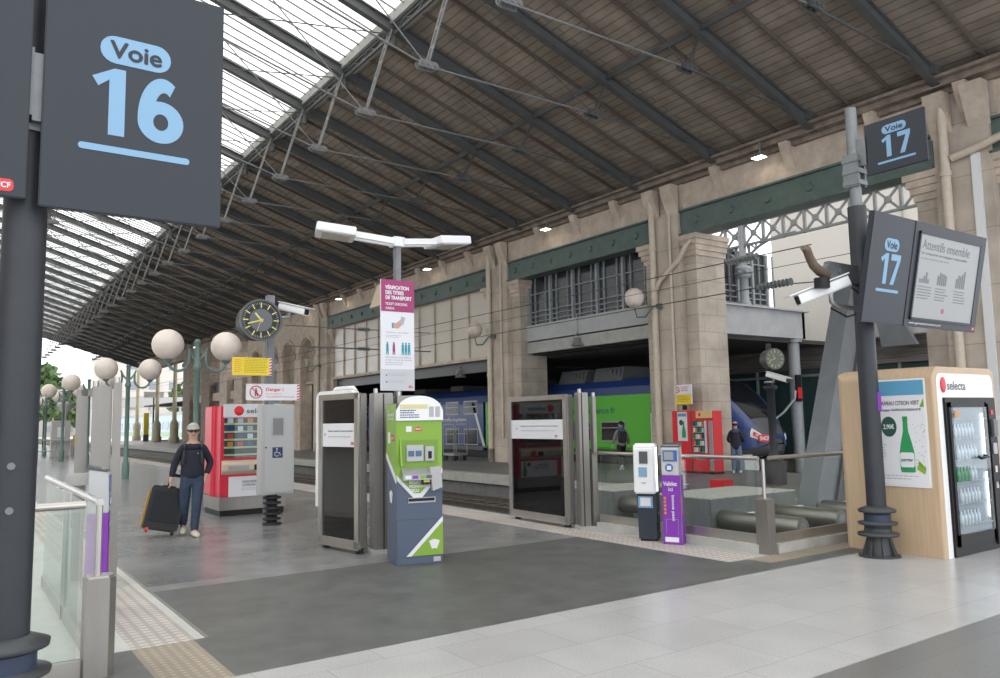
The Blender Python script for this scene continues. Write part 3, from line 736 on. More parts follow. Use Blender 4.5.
# ================================================================== WOOD CLAD VENDING KIOSK
t = thing('vending_kiosk', 'pale wood clad kiosk with glass fronted vending machine and green bottle poster', 'vending machine', (9.66, 4.77, 0))
KW, KD, KH = 1.62, 1.27, 2.28
prof = rrect(0, KW, 0, KH, .16, 8, (0, 1, 1, 0)); inn = rrect(.085, KW - .085, .0, KH - .085, .10, 8, (0, 1, 1, 0))
def inset(ins, y): return [(min(max(x, ins), KW - ins), y, min(z, KH - ins)) for x, z in prof]
rings = [inset(.02, 0), inset(.006, .006), inset(0, .02), inset(0, KD - .12)]
for i in range(1, 7):
    a = PI / 2 * i / 6; rings.append(inset(.12 * (1 - math.cos(a)), KD - .12 + .12 * math.sin(a)))
MB().loft(rings, False).build('wood_shell', m_wood, t)
fp = MB().prism(inn, -.006, .05).build('front_panel', m_white, t)
lg = MB().ball((.235, -.012, 2.055), .085, 14, (.8, .12, 1.15)).build('pear_logo', m_wred, fp)
text('selecta', .34, .80, 1.995, 2.10, -.008, m_dtext, fp, bold=.005)
vm = MB().box((.20, -.03, .0), (KW - .1, .02, 1.90)).build('machine_front', m_black, t, .008)
dr = MB(); x0, x1, z0, z1 = .26, 1.22, .12, 1.84
for a, c in (((x0, z0), (x0 + .05, z1)), ((x1 - .05, z0), (x1, z1)), ((x0, z0), (x1, z0 + .14)), ((x0, z1 - .06), (x1, z1))): dr.box((a[0], -.05, a[1]), (c[0], -.03, c[1]))
dr.build('door_frame', m_black, t)
MB().box((.31, -.0315, .26), (1.17, -.0305, 1.78)).build('cabinet_lining', M('lining', (.30, .33, .35), .6), t)
# bottles behind the glass sit inside the machine on shelves
cab = MB()
for z in (.36, .62, .88, 1.14, 1.40, 1.64): cab.box((.31, -.048, z - .012), (1.17, -.0316, z))
cab.build('shelf_set', m_galv, t)
for r_i, z in enumerate((.36, .62, .88, 1.14, 1.40)):
    for q in range(6):
        x = .36 + q * .085 + (.04 if r_i % 2 else 0)
        bb = MB().lathe((x, -.047, z), [(.001, 0), (.026, .0), (.026, .11), (.012, .15), (.012, .18), (.001, .18)], 10)
        bb.build('bottle', m_bottleg if (r_i == 2 and q < 4) else m_bottle, t)
for z in (.42, 1.15): MB().box((1.06, -.058, z), (1.09, -.05, z + .55)).build('light_tube', m_tube, t)
MB().box((.31, -.072, .26), (1.17, -.068, 1.78)).build('door_glass', m_disp, t)
MB().box((.34, -.076, 1.66), (.43, -.0725, 1.74)).build('price_sticker', m_orange, t)
MB().tube([(1.0, -.073, 1.18), (1.0, -.12, 1.16), (.82, -.12, 1.15), (.80, -.09, 1.17)], .018, 8).build('door_handle', m_black, t)
cp = MB().box((1.26, -.055, .06), (1.44, -.03, 1.82)).build('control_column', m_black, t, .006)
MB().box((1.29, -.09, 1.40), (1.41, -.055, 1.62)).build('card_reader', m_trgrey, cp, .01)
MB().box((1.30, -.07, 1.18), (1.40, -.055, 1.32)).build('keypad', m_gtext, cp, .006)
MB().box((1.31, -.062, 1.68), (1.37, -.055, 1.74)).build('red_badge', m_wred, cp)
for z in (.95, .75): MB().box((1.31, -.062, z), (1.37, -.055, z + .08)).build('coin_slot', m_steel, cp)
MB().tube([(1.44, -.06, .82), (1.5, -.14, .82), (1.6, -.14, .82)], .02, 8).build('side_lever', m_steeld, t)
# poster on the -X side
ps = bpy.data.objects.new('advertising_poster', None); C.objects.link(ps); ps.parent = t; ps.location = (-.012, .76, .84); ps.rotation_euler = (0, 0, -PI / 2); ps.scale = (.78, 1, 1)
MB().box((-.02, 0, -.02), (.86, .012, 1.30)).build('poster_frame', m_white, ps)
MB().box((0, -.003, 0), (.84, 0, 1.28)).build('poster_sheet', m_whitep, ps)
MB().box((0, -.005, 1.10), (.84, -.002, 1.28)).build('blue_header', M('poster_blue', (.10, .33, .52), .5), ps)
text('NOUVEAU CITRON VERT', .08, .76, .98, 1.03, -.004, m_dtext, ps, bold=.01)
text('& hyper RAFRAICHISSANTE', .12, .78, .90, .935, -.004, m_dtext, ps, bold=.015)
text('2,90€', .17, .34, .68, .745, -.009, m_whitep, ps, bold=.01)
MB().cyl((.255, -.003, .715), (.255, -.007, .715), .125, n=28).build('price_disc', M('dark_green_print', (.02, .09, .06), .5), ps)
bt = [(0.0, 0), (.10, 0), (.115, .02), (.115, .24), (.085, .36), (.04, .50), (.035, .62), (.04, .63), (.04, .68), (0, .68)]
def flat(profile, cx, z, s=1): return [(cx + r * s, z + h * s) for r, h in profile] + [(cx - r * s, z + h * s) for r, h in reversed(profile)][1:-1]
MB().prism(flat(bt, .52, .16), -.008, -.003).build('bottle_picture', M('bottle_green', (.03, .30, .10), .4), ps)
MB().prism(rrect(.41, .63, .22, .40, .03), -.010, -.008).build('bottle_label_picture', m_whitep, ps)
text('perrier', .43, .61, .28, .33, -.011, M('label_green', (.03, .22, .09), .5), ps, bold=.01)
b = MB()
for k in range(40):
    x, z = .63 + random.random() * .19, .15 + random.random() * .6; b.box((x, -.006, z), (x + .012, -.003, z + .012))
b.build('water_drops_picture', m_gtext, ps)
MB().prism([(.66, .20), (.78, .14), (.80, .22), (.70, .30)], -.006, -.003).build('lime_picture', m_lgreen, ps)
MB().prism([(.76, .95), (.83, .95), (.83, 1.06)], -.006, -.003).build('lime_picture', m_lgreen, ps)
lines(.10, .74, .05, .12, 2, -.003, m_gtext, ps); lines(.05, .20, .32, .5, 5, -.003, m_gtext, ps)
# flatten: poster pieces hang directly under the poster board

# ================================================================== GLASS BARRIERS AT THE TRACK ENDS
def corner_post(loc, lbl):
    t = thing('barrier_post', lbl, 'barrier post', loc)
    b = MB(); b.prism([(-.10, -.09), (.05, -.09), (.10, -.03), (.10, .09), (-.10, .09)], 0, .67, 'z'); b.build('casing', m_steeld, t)
    MB().prism([(-.085, -.075), (.045, -.075), (.085, -.025), (.085, .075), (-.085, .075)], .67, .685, 'z').build('cap', m_steel, t)
    MB().cyl((-.02, 0, .68), (-.02, 0, 1.17), .024, n=12).build('stem', m_steel, t)
    return t
corner_post((8.50, 6.36, 0), 'short stainless corner post of the glass barrier left of the kiosk')
corner_post((.93, 6.32, 0), 'short stainless corner post at lower left beside the big pole')
def barrier(loc, rz, L, lbl, curb=True, npan=2):
    """local x runs along the barrier, front faces -y"""
    t = thing('glass_barrier', lbl, 'glass barrier', loc, rz)
    if curb: MB().box((0, -.09, 0), (L, .10, .11)).build('granite_curb', m_conc, t)
    z0 = .11 if curb else 0
    MB().box((0, -.02, z0), (L, .025, z0 + .12)).build('bottom_rail', m_steel, t)
    MB().tube([(0, 0, 1.18), (L, 0, 1.18)], .028, 12).build('handrail', m_steel, t)
    for k in range(npan):
        a = L * k / npan + .03; c = L * (k + 1) / npan - .03
        MB().box((a, -.006, z0 + .1), (c, .006, 1.13)).build('glass_panel', m_glass, t)
    for k in range(npan + 1):
        x = min(max(L * k / npan, .02), L - .02)
        if 0 < k < npan: MB().box((x - .02, -.03, 0), (x + .02, .03, 1.16)).build('upright', m_steel, t)
    return t
barrier((8.47, 9.42, 0), -90, 3.0, 'glass barrier with steel handrail running behind the two validators', npan=2)
barrier((8.6, 6.36, 0), 0, 3.6, 'glass barrier with steel handrail running behind the right pole', npan=2)
barrier((.93, 10.2, 0), -90, 3.76, 'glass barrier with handrail going back from the lower left post', False, 2)
barrier((-2.2, 6.32, 0), 0, 3.02, 'glass barrier with handrail behind the big left pole', False, 2)
t = thing('barrier_gate', 'narrow steel barred gate between the right black screen and glass barrier', 'gate', (8.4, 9.62, 0), -90)
b = MB()
for x in (-.17, -.03): b.box((x, -.02, .1), (x + .035, .02, 1.15))
b.box((-.19, -.02, .12), (.15, .02, .17)); b.box((-.19, -.02, 1.12), (.15, .02, 1.16)); b.build('bars', m_steel, t)
MB().box((.08, -.04, 0), (.16, .04, 1.18)).build('gate_post', m_steeld, t)

# ================================================================== VALIDATORS
t = thing('ticket_validator', 'white topped navy ticket validator, nearer to the black screen', 'ticket validator', (8.19, 8.10, 0), -62)
MB().loft([[(x * s, y * s2 + .0, z) for x, y in ((-.14, -.09), (.14, -.09), (.14, .1), (-.14, .1))] for z, s, s2 in ((.03, .92, .9), (.75, 1, 1), (1.33, 1, 1))], False).build('pedestal', M('navy_metal', (.028, .038, .055), .4), t)
MB().box((-.11, -.07, 0), (.11, .08, .03)).build('plinth', m_black, t)
hd = MB().prism([(-.17, .66), (.02, .66), (.02, 1.36), (-.13, 1.36), (-.16, 1.30)], -.155, .155, 'x').build('head', m_white, t, .02)
MB().box((-.06, -.178, 1.08), (.06, -.168, 1.25)).build('screen', m_trgrey, hd)
MB().box((-.075, -.180, .90), (.045, -.170, 1.03)).build('card_target', m_sblue, hd, .004)
text('navigo', -.04, .03, .80, .825, -.172, m_trblue, hd)
MB().box((.157, -.10, .7), (.162, -.06, 1.3)).build('side_light', m_tube, hd)
st = MB().box((-.12, -.094, .46), (.09, -.089, .62)).build('instruction_sticker', m_sblue, t)
MB().box((-.09, -.097, .485), (.06, -.094, .6)).build('sticker_picture', m_whitep, st)
MB().cyl((.141, -.0, .38), (.147, -.0, .38), .02, n=12).build('lock', m_steel, t)

def purple_validator(loc, rz, lbl, back=False):
    t = thing('ticket_validator', lbl, 'ticket validator', loc, rz)
    MB().loft([[(x * s, y * s, z) for x, y in ((-.13, -.09), (.13, -.09), (.13, .1), (-.13, .1))] for z, s in ((.0, 1.0), (.93, .94))], False).build('pedestal', m_purple, t)
    h = MB().prism([(-.088, .93), (.09, .93), (.09, 1.34), (-.03, 1.34), (-.08, 1.30)], -.122, .122, 'x').build('head', M('pale_grey_plastic', (.50, .51, .52), .4), t, .008)
    MB().prism([(.10, 1.335), (-.07, 1.305), (-.07, 1.325), (.10, 1.37)], -.128, .128, 'x').build('lid', m_trgrey, t)
    MB().box((-.095, -.092, 1.12), (.105, -.083, 1.27)).build('screen_frame', M('screen_blue', (.05, .13, .40), .4), h)
    MB().box((-.075, -.095, 1.14), (.055, -.092, 1.25)).build('screen', m_screen, h)
    MB().cyl((-.01, -.088, 1.035), (-.01, -.093, 1.035), .055, n=20).build('card_reader', M('screen_blue', (), .4), h)
    MB().box((-.04, -.097, 1.005), (.02, -.093, 1.06)).build('card_target', m_whitep, h)
    text('Validez', -.10, .09, .79, .845, -.094, m_whitep, t, bold=.01); text('ici', -.03, .03, .72, .765, -.094, m_whitep, t, bold=.01)
    lt = text('bonne pass', 0, .34, 0, .05, 0, m_whitep, t, bold=.01); lt.rotation_euler = (0, PI / 2, 0); lt.location = (.0, -.094, .66)
    b = MB()
    for k in range(5): b.cyl((-.085, -.0935, .42 + k * .05), (-.085, -.095, .42 + k * .05), .022, n=6)
    b.build('petal_pattern', m_orange, t)
    b = MB()
    for k in range(5): b.cyl((.1255, .0, .42 + k * .05), (.127, .0, .42 + k * .05), .024, n=6)
    b.build('petal_pattern', m_orange, t)
    MB().box((-.10, -.098, .035), (.09, -.093, .10)).build('maker_plate', m_whitep, t)
    b = MB()
    for a, c in (((-.08, .14), (-.075, .34)), ((.085, .14), (.09, .34)), ((-.08, .335), (.09, .34))): b.box((a[0], -.096, a[1]), (c[0], -.092, c[1]))
    b.build('service_door', m_sblue, t)
    MB().box((.128, -.07, .02), (.134, -.055, 1.28)).build('side_trim', m_galv, t)
    return t
purple_validator((8.22, 7.66, 0), -64, 'purple ticket validator with grey head beside the navy one')
purple_validator((1.20, 8.35, 0), 78, 'purple ticket validator seen edge on behind the lower left glass barrier')

# ================================================================== TICKET MACHINE
t = thing('ticket_machine', 'green and slate blue ticket machine standing on the dark asphalt', 'ticket machine', (4.785, 8.615, 0), -13)
x = .292
MB().box((-x, 0, 0), (x, .48, 1.95)).build('cabinet', m_slate, t, .006)
MB().prism([(-x, 1.05), (-.09, .83), (.02, .83), (x, 1.14), (x, 1.74), (-x, 1.74)], -.006, .0).build('green_front', m_lgreen, t)
b = MB(); b.prism([(-x, 1.08), (-x, 1.02), (-.085, .80), (.03, .80), (x, 1.09), (x, 1.15), (.01, .85), (-.075, .85)], -.010, -.006); b.build('white_chevron', m_whitep, t)
hd = MB(); top = [(-x - .005, 1.74), (x + .01, 1.74), (x + .01, 1.86)] + [(x * math.cos(a) * .98 + .005, 1.86 + .185 * math.sin(a)) for a in [PI * k / 14 for k in range(1, 14)]] + [(-x - .005, 1.86)]
hd = MB().prism(top, -.03, .02).build('header_board', m_white, t)
MB().box((-.25, -.035, 1.885), (.10, -.03, 1.94)).build('yellow_band', m_clocky, hd)
text('RECHARGEZ EN GARE', -.24, .09, 1.895, 1.93, -.036, m_trwhite, hd, bold=.01)
lines(-.25, .0, 1.76, 1.87, 4, -.031, m_trblue, hd, th=.5)
for xx in (.12, .2): MB().box((xx, -.034, 1.78), (xx + .06, -.03, 1.91)).build('card_picture', m_gtext, hd)
# recess
rc = MB(); rc.box((-.25, -.012, 1.50), (.245, -.006, 1.53)); rc.prism([(-.012, 1.53), (-.09, 1.19), (-.012, 1.19)], -.255, -.235, 'x')
rc.build('recess_edge', m_lgreen, t)
MB().box((-.235, -.0115, 1.12), (.235, -.0065, 1.52)).build('recess_back', M('green_recess_shade', (.16, .30, .03), .5), t)  # flat panel, its darker green stands in for the shade inside the recess
pn = MB().box((-.17, -.03, 1.24), (.045, -.0115, 1.44)).build('screen_panel', m_galv, t, .004)
for xx in (-.15, -.055): MB().box((xx, -.036, 1.30), (xx + .075, -.03, 1.37)).build('key_window', M('key_blue', (.05, .12, .22), .3), pn)
MB().box((.065, -.045, 1.24), (.18, -.0115, 1.42)).build('card_reader', m_cab, t, .006)
MB().box((.10, -.05, 1.27), (.145, -.045, 1.36)).build('card_slot', m_black, t)
sh = MB().prism([(-.0115, 1.16), (-.12, 1.08), (-.12, 1.02), (-.0115, 1.02)], -.235, .12, 'x').build('shelf', m_galv, t)
for xx, mt in ((-.21, m_whitep), (-.12, m_purple), (-.03, m_lgreen), (.05, m_trgrey)): MB().box((xx, -.123, 1.035), (xx + .07, -.12, 1.075)).build('button_label', mt, sh)
MB().prism([(.10, 1.16), (.24, 1.18), (.26, .92), (.14, .88)], -.11, -.0115).build('coin_hopper', m_cab, t)
MB().prism([(.135, 1.11), (.215, 1.12), (.22, .99), (.16, .96)], -.113, -.11).build('hopper_opening', m_gtext, t)
MB().box((.02, -.075, .96), (.12, -.0115, 1.06)).build('contactless_pad', m_black, t)
MB().box((.03, -.078, .985), (.11, -.075, 1.035)).build('pad_label', m_clocky, t)
text('BILLETS\nMONNAIE\nREÇU', -.13, .09, .86, 1.005, -.007, m_whitep, t, bold=.012)
MB().box((-.17, -.011, 1.60), (-.10, -.006, 1.67)).build('logo_square', m_whitep, t); logo(-.06, 1.61, .09, -.006, t)
sl = MB().box((-.15, -.014, .735), (.20, -.0, .80)).build('ticket_slot', m_galv, t)
MB().box((-.145, -.016, .755), (.185, -.014, .79)).build('slot_opening', m_black, sl)
MB().box((-x, -.004, .535), (x, 0, .545)).build('panel_seam', m_trgrey, t)
MB().box((-x, -.004, .09), (x, 0, .098)).build('panel_seam', m_trgrey, t)
MB().prism([(-.11, .10), (x, .10), (x, .535)], -.007, 0).build('green_triangle', m_lgreen, t)
MB().prism([(-.17, .10), (-.11, .10), (x, .50), (x, .56)], -.009, 0).build('white_stripe', m_whitep, t)
def tickets(parent, cx, cz, s, y, side=0):
    b = MB()
    for k in range(4):
        a = math.radians(-20 + k * 14); c_, s_ = math.cos(a), math.sin(a)
        pts = [(-.25, -.4), (.25, -.4), (.25, .4), (-.25, .4)]
        b.prism([(cx + s * (px * c_ + pz * s_) + s * .1 * k, cz + s * (-px * s_ + pz * c_)) for px, pz in pts], y - .003 - k * .001, y - k * .001)
    return b.build('ticket_emblem', m_whitep, parent)
tickets(t, .16, .23, .13, -.008)
MB().box((.17, -.006, .02), (.26, 0, .075)).build('rating_plate', m_gtext, t)
# left side
ls = bpy.data.objects.new('side_livery', None); C.objects.link(ls); ls.parent = t; ls.location = (-x - .001, .48, 0); ls.rotation_euler = (0, 0, -PI / 2)
MB().prism([(0, 1.30), (.48, 1.02), (.48, 1.95), (0, 1.95)], -.005, 0).build('green_side', m_lgreen, ls)
MB().prism([(0, 1.34), (0, 1.27), (.48, .98), (.48, 1.06)], -.008, 0).build('white_stripe', m_whitep, ls)
text('ICI\nRECHARGEZ\nvotre navigo', .08, .42, 1.74, 1.88, -.006, m_whitep, ls, bold=.01)
MB().box((.10, -.008, 1.46), (.20, -.004, 1.60)).build('logo_square', m_whitep, ls); logo(.26, 1.49, .14, -.005, ls)
tickets(ls, .20, .80, .17, 0)

# ================================================================== BLACK GLASS ADVERT SCREENS
def text_lines(parent, w0, w1, z, y, a, b_):
    text(a, w0, w1, z, z + .028, y, m_dtext, parent); text(b_, w0, w0 + (w1 - w0) * .9, z - .075, z - .05, y, m_gtext, parent)
def advert(loc, rz, W, lbl, H=2.12):
    t = thing('advert_screen', lbl, 'display screen', loc, rz)
    fw = .075
    b = MB(); b.prism(rrect(-W / 2, W / 2, .06, H, .03), .0, .10); b.build('back_box', m_steeld, t)
    b = MB()
    for a, c in (((-W / 2, .06), (-W / 2 + fw, H)), ((W / 2 - fw * 1.3, .06), (W / 2, H)), ((-W / 2, H - fw), (W / 2, H)), ((-W / 2, .06), (W / 2, .06 + fw * 1.5))): b.box((a[0], -.045, a[1]), (c[0], 0, c[1]))
    b.build('steel_frame', m_steel, t, .01)
    MB().box((-W / 2 + fw, -.02, .06 + fw), (W / 2 - fw, -.002, H - fw)).build('glass_pane', m_blackgl, t)
    n = MB().box((-W / 2 + fw, -.026, 1.40), (W / 2 - fw * 1.3, -.021, 1.72)).build('paper_notice', m_whitep, t)
    text_lines(n, -W * .28, W * .36, 1.60, -.027, 'Découvrez vos journées à retrouver sous le départ', 'Discover your trains at the information screens')
    logo(W * .30, 1.43, .07, -.026, n); MB().cyl((-W * .36, -.026, 1.57), (-W * .36, -.028, 1.57), .022, n=12).build('icon', m_gtext, n)
    for s in (-1, 1): MB().box((s * W * .42 - .04, .0, 0), (s * W * .42 + .04, .08, .06)).build('foot', m_trdark, t)
    return t
t = advert((4.44, 10.22, 0), -81, .98, 'black glass screen in steel frame directly left of the ticket machine')
b = MB(); ring = rrect(-.68, .30, .55, 2.18, .12, 8, (0, 1, 1, 0)); b.prism(ring, .02, .12); b.build('white_shell', m_white, t)
MB().box((-.61, .03, .95), (-.60, .10, 1.75)).build('yellow_strip', m_clocky, t)
MB().tube([(-.3, .08, 2.16), (-.25, .08, 2.21), (.2, .08, 2.21), (.26, .08, 2.16)], .025, 8).build('top_handle', m_white, t)
t = advert((8.2, 10.64, 0), -92, 1.68, 'larger black glass screen in steel frame beside the glass barrier')
def steel_box(loc, rz, w, d, h, lbl, split=()):
    t = thing('steel_gate_column', lbl, 'steel column', loc, rz)
    MB().box((-w / 2, 0, .04), (w / 2, d, h)).build('casing', m_steeld, t, .006)
    MB().box((-w / 2 - .05, -.06, 0), (w / 2 + .08, d + .05, .05)).build('base_plate', m_conc, t)
    MB().cyl((-w / 2 + .03, .04, h), (-w / 2 + .03, .04, h + .06), .03, n=10).build('top_pin', m_steel, t)
    for s in split: MB().box((-w / 2 + s - .008, -.008, .05), (-w / 2 + s + .008, .0, h - .01)).build('joint', m_trdark, t)
    return t
steel_box((4.80, 9.62, 0), -13, .26, .3, 2.12, 'weathered steel box column between black screen and ticket machine', (.13,))
steel_box((5.14, 9.52, 0), -13, .34, .3, 2.08, 'weathered steel panel column hidden partly by the ticket machine')
steel_box((8.26, 9.52, 0), -20, .16, .2, 2.14, 'stainless column right of the larger black screen', (.05,))
steel_box((8.47, 9.50, 0), -20, .06, .12, 2.08, 'slim stainless column next to the narrow barred gate')
# left gate seen edge on
steel_box((1.39, 9.72, 0), -8, .20, .34, 2.18, 'broad grey steel column of the left gate behind the glass barrier')
steel_box((1.53, 9.62, 0), -8, .085, .12, 2.22, 'slim grey steel column, rightmost of the left gate')
t = thing('open_steel_frame', 'open grey steel portal frame leaning over the left glass barrier', 'steel frame', (1.24, 10.1, 0), -8)
b = MB(); b.box((-.06, 0, .03), (.06, .12, 2.16)); b.box((-.02, .0, 2.08), (.20, .1, 2.16)); b.build('frame', m_steeld, t, .005)
MB().box((-.12, -.08, 1.08), (.1, .02, 1.22)).build('latch_box', m_steel, t, .01)

# ================================================================== INFO SIGN WITH DOUBLE LIGHT
t = thing('light_pole', 'grey pole with two flat white lamp heads above the tall info sign', 'lamp post', (5.17, 9.92, 0))
MB().box((-.045, -.045, 0), (.045, .045, 4.28)).build('pole', m_poleg, t, .008)
MB().box((-.09, -.09, 4.22), (.09, .09, 4.36)).build('hub', m_white, t, .01)
for s, an in ((-1, 161), (1, 3)):
    a = math.radians(an); d = Vector((math.cos(a), math.sin(a), 0)); n_ = Vector((-d.y, d.x, 0))
    b = MB()
    for q in (-.09, .09): b.beam(d * .05 + n_ * q + Vector((0, 0, 4.29)), d * .66 + n_ * q + Vector((0, 0, 4.37)), .05, .085)
    b.build('arm', m_white, t)
    h = MB().beam(d * .60 + Vector((0, 0, 4.37)), d * 1.14 + Vector((0, 0, 4.43)), .5, .12).build('lamp_head', m_white, t, .012)
    MB().beam(d * .68 + Vector((0, 0, 4.312)), d * 1.06 + Vector((0, 0, 4.36)), .36, .012).build('lamp_glass', m_frost, h)
t = thing('info_sign', 'tall white and magenta ticket check sign above the ticket machine', 'sign', (5.13, 9.82, 2.16), 0)
MB().box((-.265, 0, 0), (.255, .03, 1.56)).build('panel', m_whitep, t)
MB().box((-.265, -.004, 1.11), (.255, 0, 1.56)).build('magenta_header', m_mag, t)
MB().box((-.265, -.003, 0), (.255, 0, .30)).build('grey_footer', M('pale_grey_print', (.52, .54, .58), .5), t)
text('VÉRIFICATION\nDES TITRES\nDE TRANSPORT', -.20, .21, 1.28, 1.49, -.004, m_whitep, t, bold=.012)
text('TICKET CHECKING', -.20, .14, 1.20, 1.235, -.004, m_whitep, t, bold=.01)
text('AREA', -.20, -.06, 1.14, 1.17, -.004, m_whitep, t, bold=.01)
b = MB(); b.prism([(-.08, .88), (.0, .87), (.06, .93), (.10, 1.0), (.05, 1.01), (-.03, .95), (-.08, .95)], -.004, 0); b.build('hand_picture', m_skin, t)
MB().box((-.10, -.005, .875), (-.075, -.001, .95)).build('cuff_picture', M('teal_print', (.03, .30, .38), .5), t)
MB().prism([(.02, .95), (.08, .93), (.11, 1.03), (.05, 1.05)], -.006, -.002).build('card_picture', m_gtext, t)
text('Préparez votre billet', -.19, .16, .80, .825, -.001, m_gtext, t, bold=.01); lines(-.19, .05, .73, .775, 2, -.001, m_gtext, t)
for q, (xx, mt) in enumerate(((-.17, 'teal_print'), (-.07, None), (.07, 'teal_print'), (.12, 'teal_print'), (.17, 'teal_print'))):
    mm = M('teal_print', (.03, .30, .38)) if mt else m_mag
    b = MB(); b.cyl((xx, -.001, .665), (xx, -.004, .665), .014, n=10); b.prism([(xx - .02, .56), (xx + .02, .56), (xx + .016, .65), (xx - .016, .65)], -.004, -.001)
    b.prism([(xx - .02, .50), (xx - .008, .50), (xx + .0, .56), (xx - .018, .56)], -.004, -.001); b.prism([(xx + .02, .50), (xx + .008, .50), (xx - .0, .56), (xx + .018, .56)], -.004, -.001); b.build('figure_picture', mm, t)
text('Rencontrez votre billet à', -.20, .20, .455, .48, -.001, m_gtext, t, bold=.01); text('un agent en cas de contrôle', -.20, .21, .415, .44, -.001, m_gtext, t, bold=.01)
lines(-.20, .15, .34, .395, 2, -.001, m_gtext, t); lines(-.15, .20, .19, .24, 2, -.004, m_gtext, t); lines(-.15, .15, .10, .14, 2, -.004, m_gtext, t)
for z in (.215, .12): MB().cyl((-.185, -.003, z), (-.185, -.006, z), .012, n=10).build('bullet_icon', m_dtext, t)
logo(.16, .04, .06, -.004, t)
tag(MB().box((4.98, 9.98, 3.35), (5.03, 10.3, 3.72), Matrix.Rotation(.35, 3, 'Y')).build('back_board', M('brown_board', (.40, .33, .24), .7)), 'small brown angled board behind the tall info sign', 'board')

# ================================================================== GREY CABINET, DANGER SIGN, CLOCK POST
t = thing('utility_cabinet', 'grey metal cabinet with wheelchair symbol on a ribbed black foot', 'cabinet', (4.66, 13.5, 0))
MB().box((-.24, 0, .52), (.34, .26, 2.07)).build('body', m_cab, t, .012)
MB().box((-.20, -.014, .55), (.31, 0, 2.03)).build('door', m_cab, t, .006)
MB().box((-.05, -.024, 1.55), (.13, -.019, 1.83)).build('window', M('cabinet_pane', (.17, .17, .175), .3), t)
MB().box((-.07, -.018, 1.53), (.15, -.012, 1.85)).build('window_frame', m_cab, t, .003)
pl = MB().box((-.055, -.018, 1.15), (.125, -.013, 1.33)).build('wheelchair_plate', M('sign_navy', (.015, .035, .11), .4), t)
b = MB()
b.cyl((.02, -.019, 1.305), (.02, -.021, 1.305), .012, n=10)
b.tube([(.02, -.02, 1.29), (.022, -.02, 1.235), (.065, -.02, 1.235), (.085, -.02, 1.19)], .007, 6)
b.tube([(.02 + .038 * math.cos(a), -.02, 1.215 + .038 * math.sin(a)) for a in [math.radians(110 + 20 * k) for k in range(12)]], .006, 6)
b.build('wheelchair_symbol', m_whitep, pl)
MB().cyl((-.17, -.015, 1.33), (-.17, -.022, 1.33), .015, n=10).build('lock', m_black, t)
b = MB(); pr = [(.16, 0), (.16, .03), (.09, .04)]
for k in range(5): z = .08 + k * .09; pr += [(.09, z), (.155, z + .01), (.155, z + .035), (.09, z + .05)]
pr += [(.09, .52)]; b.lathe((0.0, .14, 0), pr, 24); b.build('ribbed_foot', m_rubber, t)
t = thing('square_post', 'tall grey post behind the cabinet carrying the round clock', 'post', (4.74, 14.1, 0))
MB().box((-.07, -.07, 0), (.07, .07, 4.08)).build('shaft', m_poleg, t, .008)
MB().box((-.3, -.05, 2.34), (.12, .05, 2.42)).build('cross_bracket', m_poleg, t)
t = thing('platform_clock', 'round black station clock with yellow marks showing twenty to eleven', 'clock', (4.42, 13.62, 3.55), -2)
b = MB(); b.cyl((0, 0, 0), (0, .42, 0), .36, .33, 40); b.build('case', m_black, t)
b = MB(); b.lathe((0, 0, 0), [(.335, .02), (.335, .03), (.37, .03), (.37, -.02), (.335, -.02), (.335, .02)], 40, False, False)
rm = b.build('rim', m_trgrey, t); rm.rotation_euler = (PI / 2, 0, 0)
MB().cyl((0, -.004, 0), (0, .0, 0), .345, n=40).build('dial', m_clockd, t)
MB().cyl((0, -.006, 0), (0, -.004, 0), .20, n=40).build('dial_centre', m_clockc, t)
for k in range(60):
    if k % 5: continue
    a = 2 * PI * k / 60; d = Vector((math.sin(a), 0, math.cos(a))); b = MB(); b.beam(d * .22 + Vector((0, -.008, 0)), d * .315 + Vector((0, -.008, 0)), .02, .003, (0, 1, 0)); b.build('hour_mark', m_clocky, t)
b = MB()
for k in range(60):
    if k % 5 == 0: continue
    a = 2 * PI * k / 60; d = Vector((math.sin(a), 0, math.cos(a))); b.beam(d * .28 + Vector((0, -.007, 0)), d * .315 + Vector((0, -.007, 0)), .006, .003, (0, 1, 0))
tag(b.build('minute_marks', m_gtext, t), kind='stuff')
for nm, an, L, wd in (('hour_hand', -40, .16, .03), ('minute_hand', 253, .24, .022), ('second_hand', 200, .22, .008)):
    a = math.radians(an); d = Vector((math.sin(a), 0, math.cos(a))); b = MB(); b.beam(d * -.04 + Vector((0, -.012, 0)), d * L + Vector((0, -.012, 0)), wd, .004, (0, 1, 0)); b.build(nm, m_clocky, t)
MB().cyl((.15, .35, 0), (.31, .44, 0), .035, n=10).build('mounting_arm', m_poleg, t)
cctv((5.02, 13.75, 3.80), 28, 14, 'white security camera on the post right of the round clock', 1.0, [(-.1, .28, -.16), (-.2, .38, -.16)])
t = thing('notice_sign', 'yellow notice with red and white striped edge below the round clock', 'sign', (4.29, 13.66, 2.58))
MB().box((-.34, 0, 0), (.34, .02, .31)).build('panel', m_yel, t)
lines(-.31, -.17, .03, .27, 7, -.0, m_orange, t); lines(-.14, .27, .03, .29, 9, -.0, M('olive_print', (.33, .27, .03), .6), t, ragged=.1)
def stripes(parent, x0, x1, z0, z1, y):
    MB().box((x0, y - .002, z0), (x1, y, z1)).build('striped_edge', m_whitep, parent)
    b = MB(); h = (z1 - z0) / 6
    for k in range(6): z = z0 + k * h; b.prism([(x0, z), (x1, z + h * .3), (x1, min(z1, z + h * .8)), (x0, z + h * .5)], y - .004, y - .002)
    b.build('red_stripes', m_wred, parent)
stripes(t, .30, .34, 0, .31, 0)
MB().box((-.02, .02, .1), (.45, .05, .2)).build('mounting_bracket', m_poleg, t)
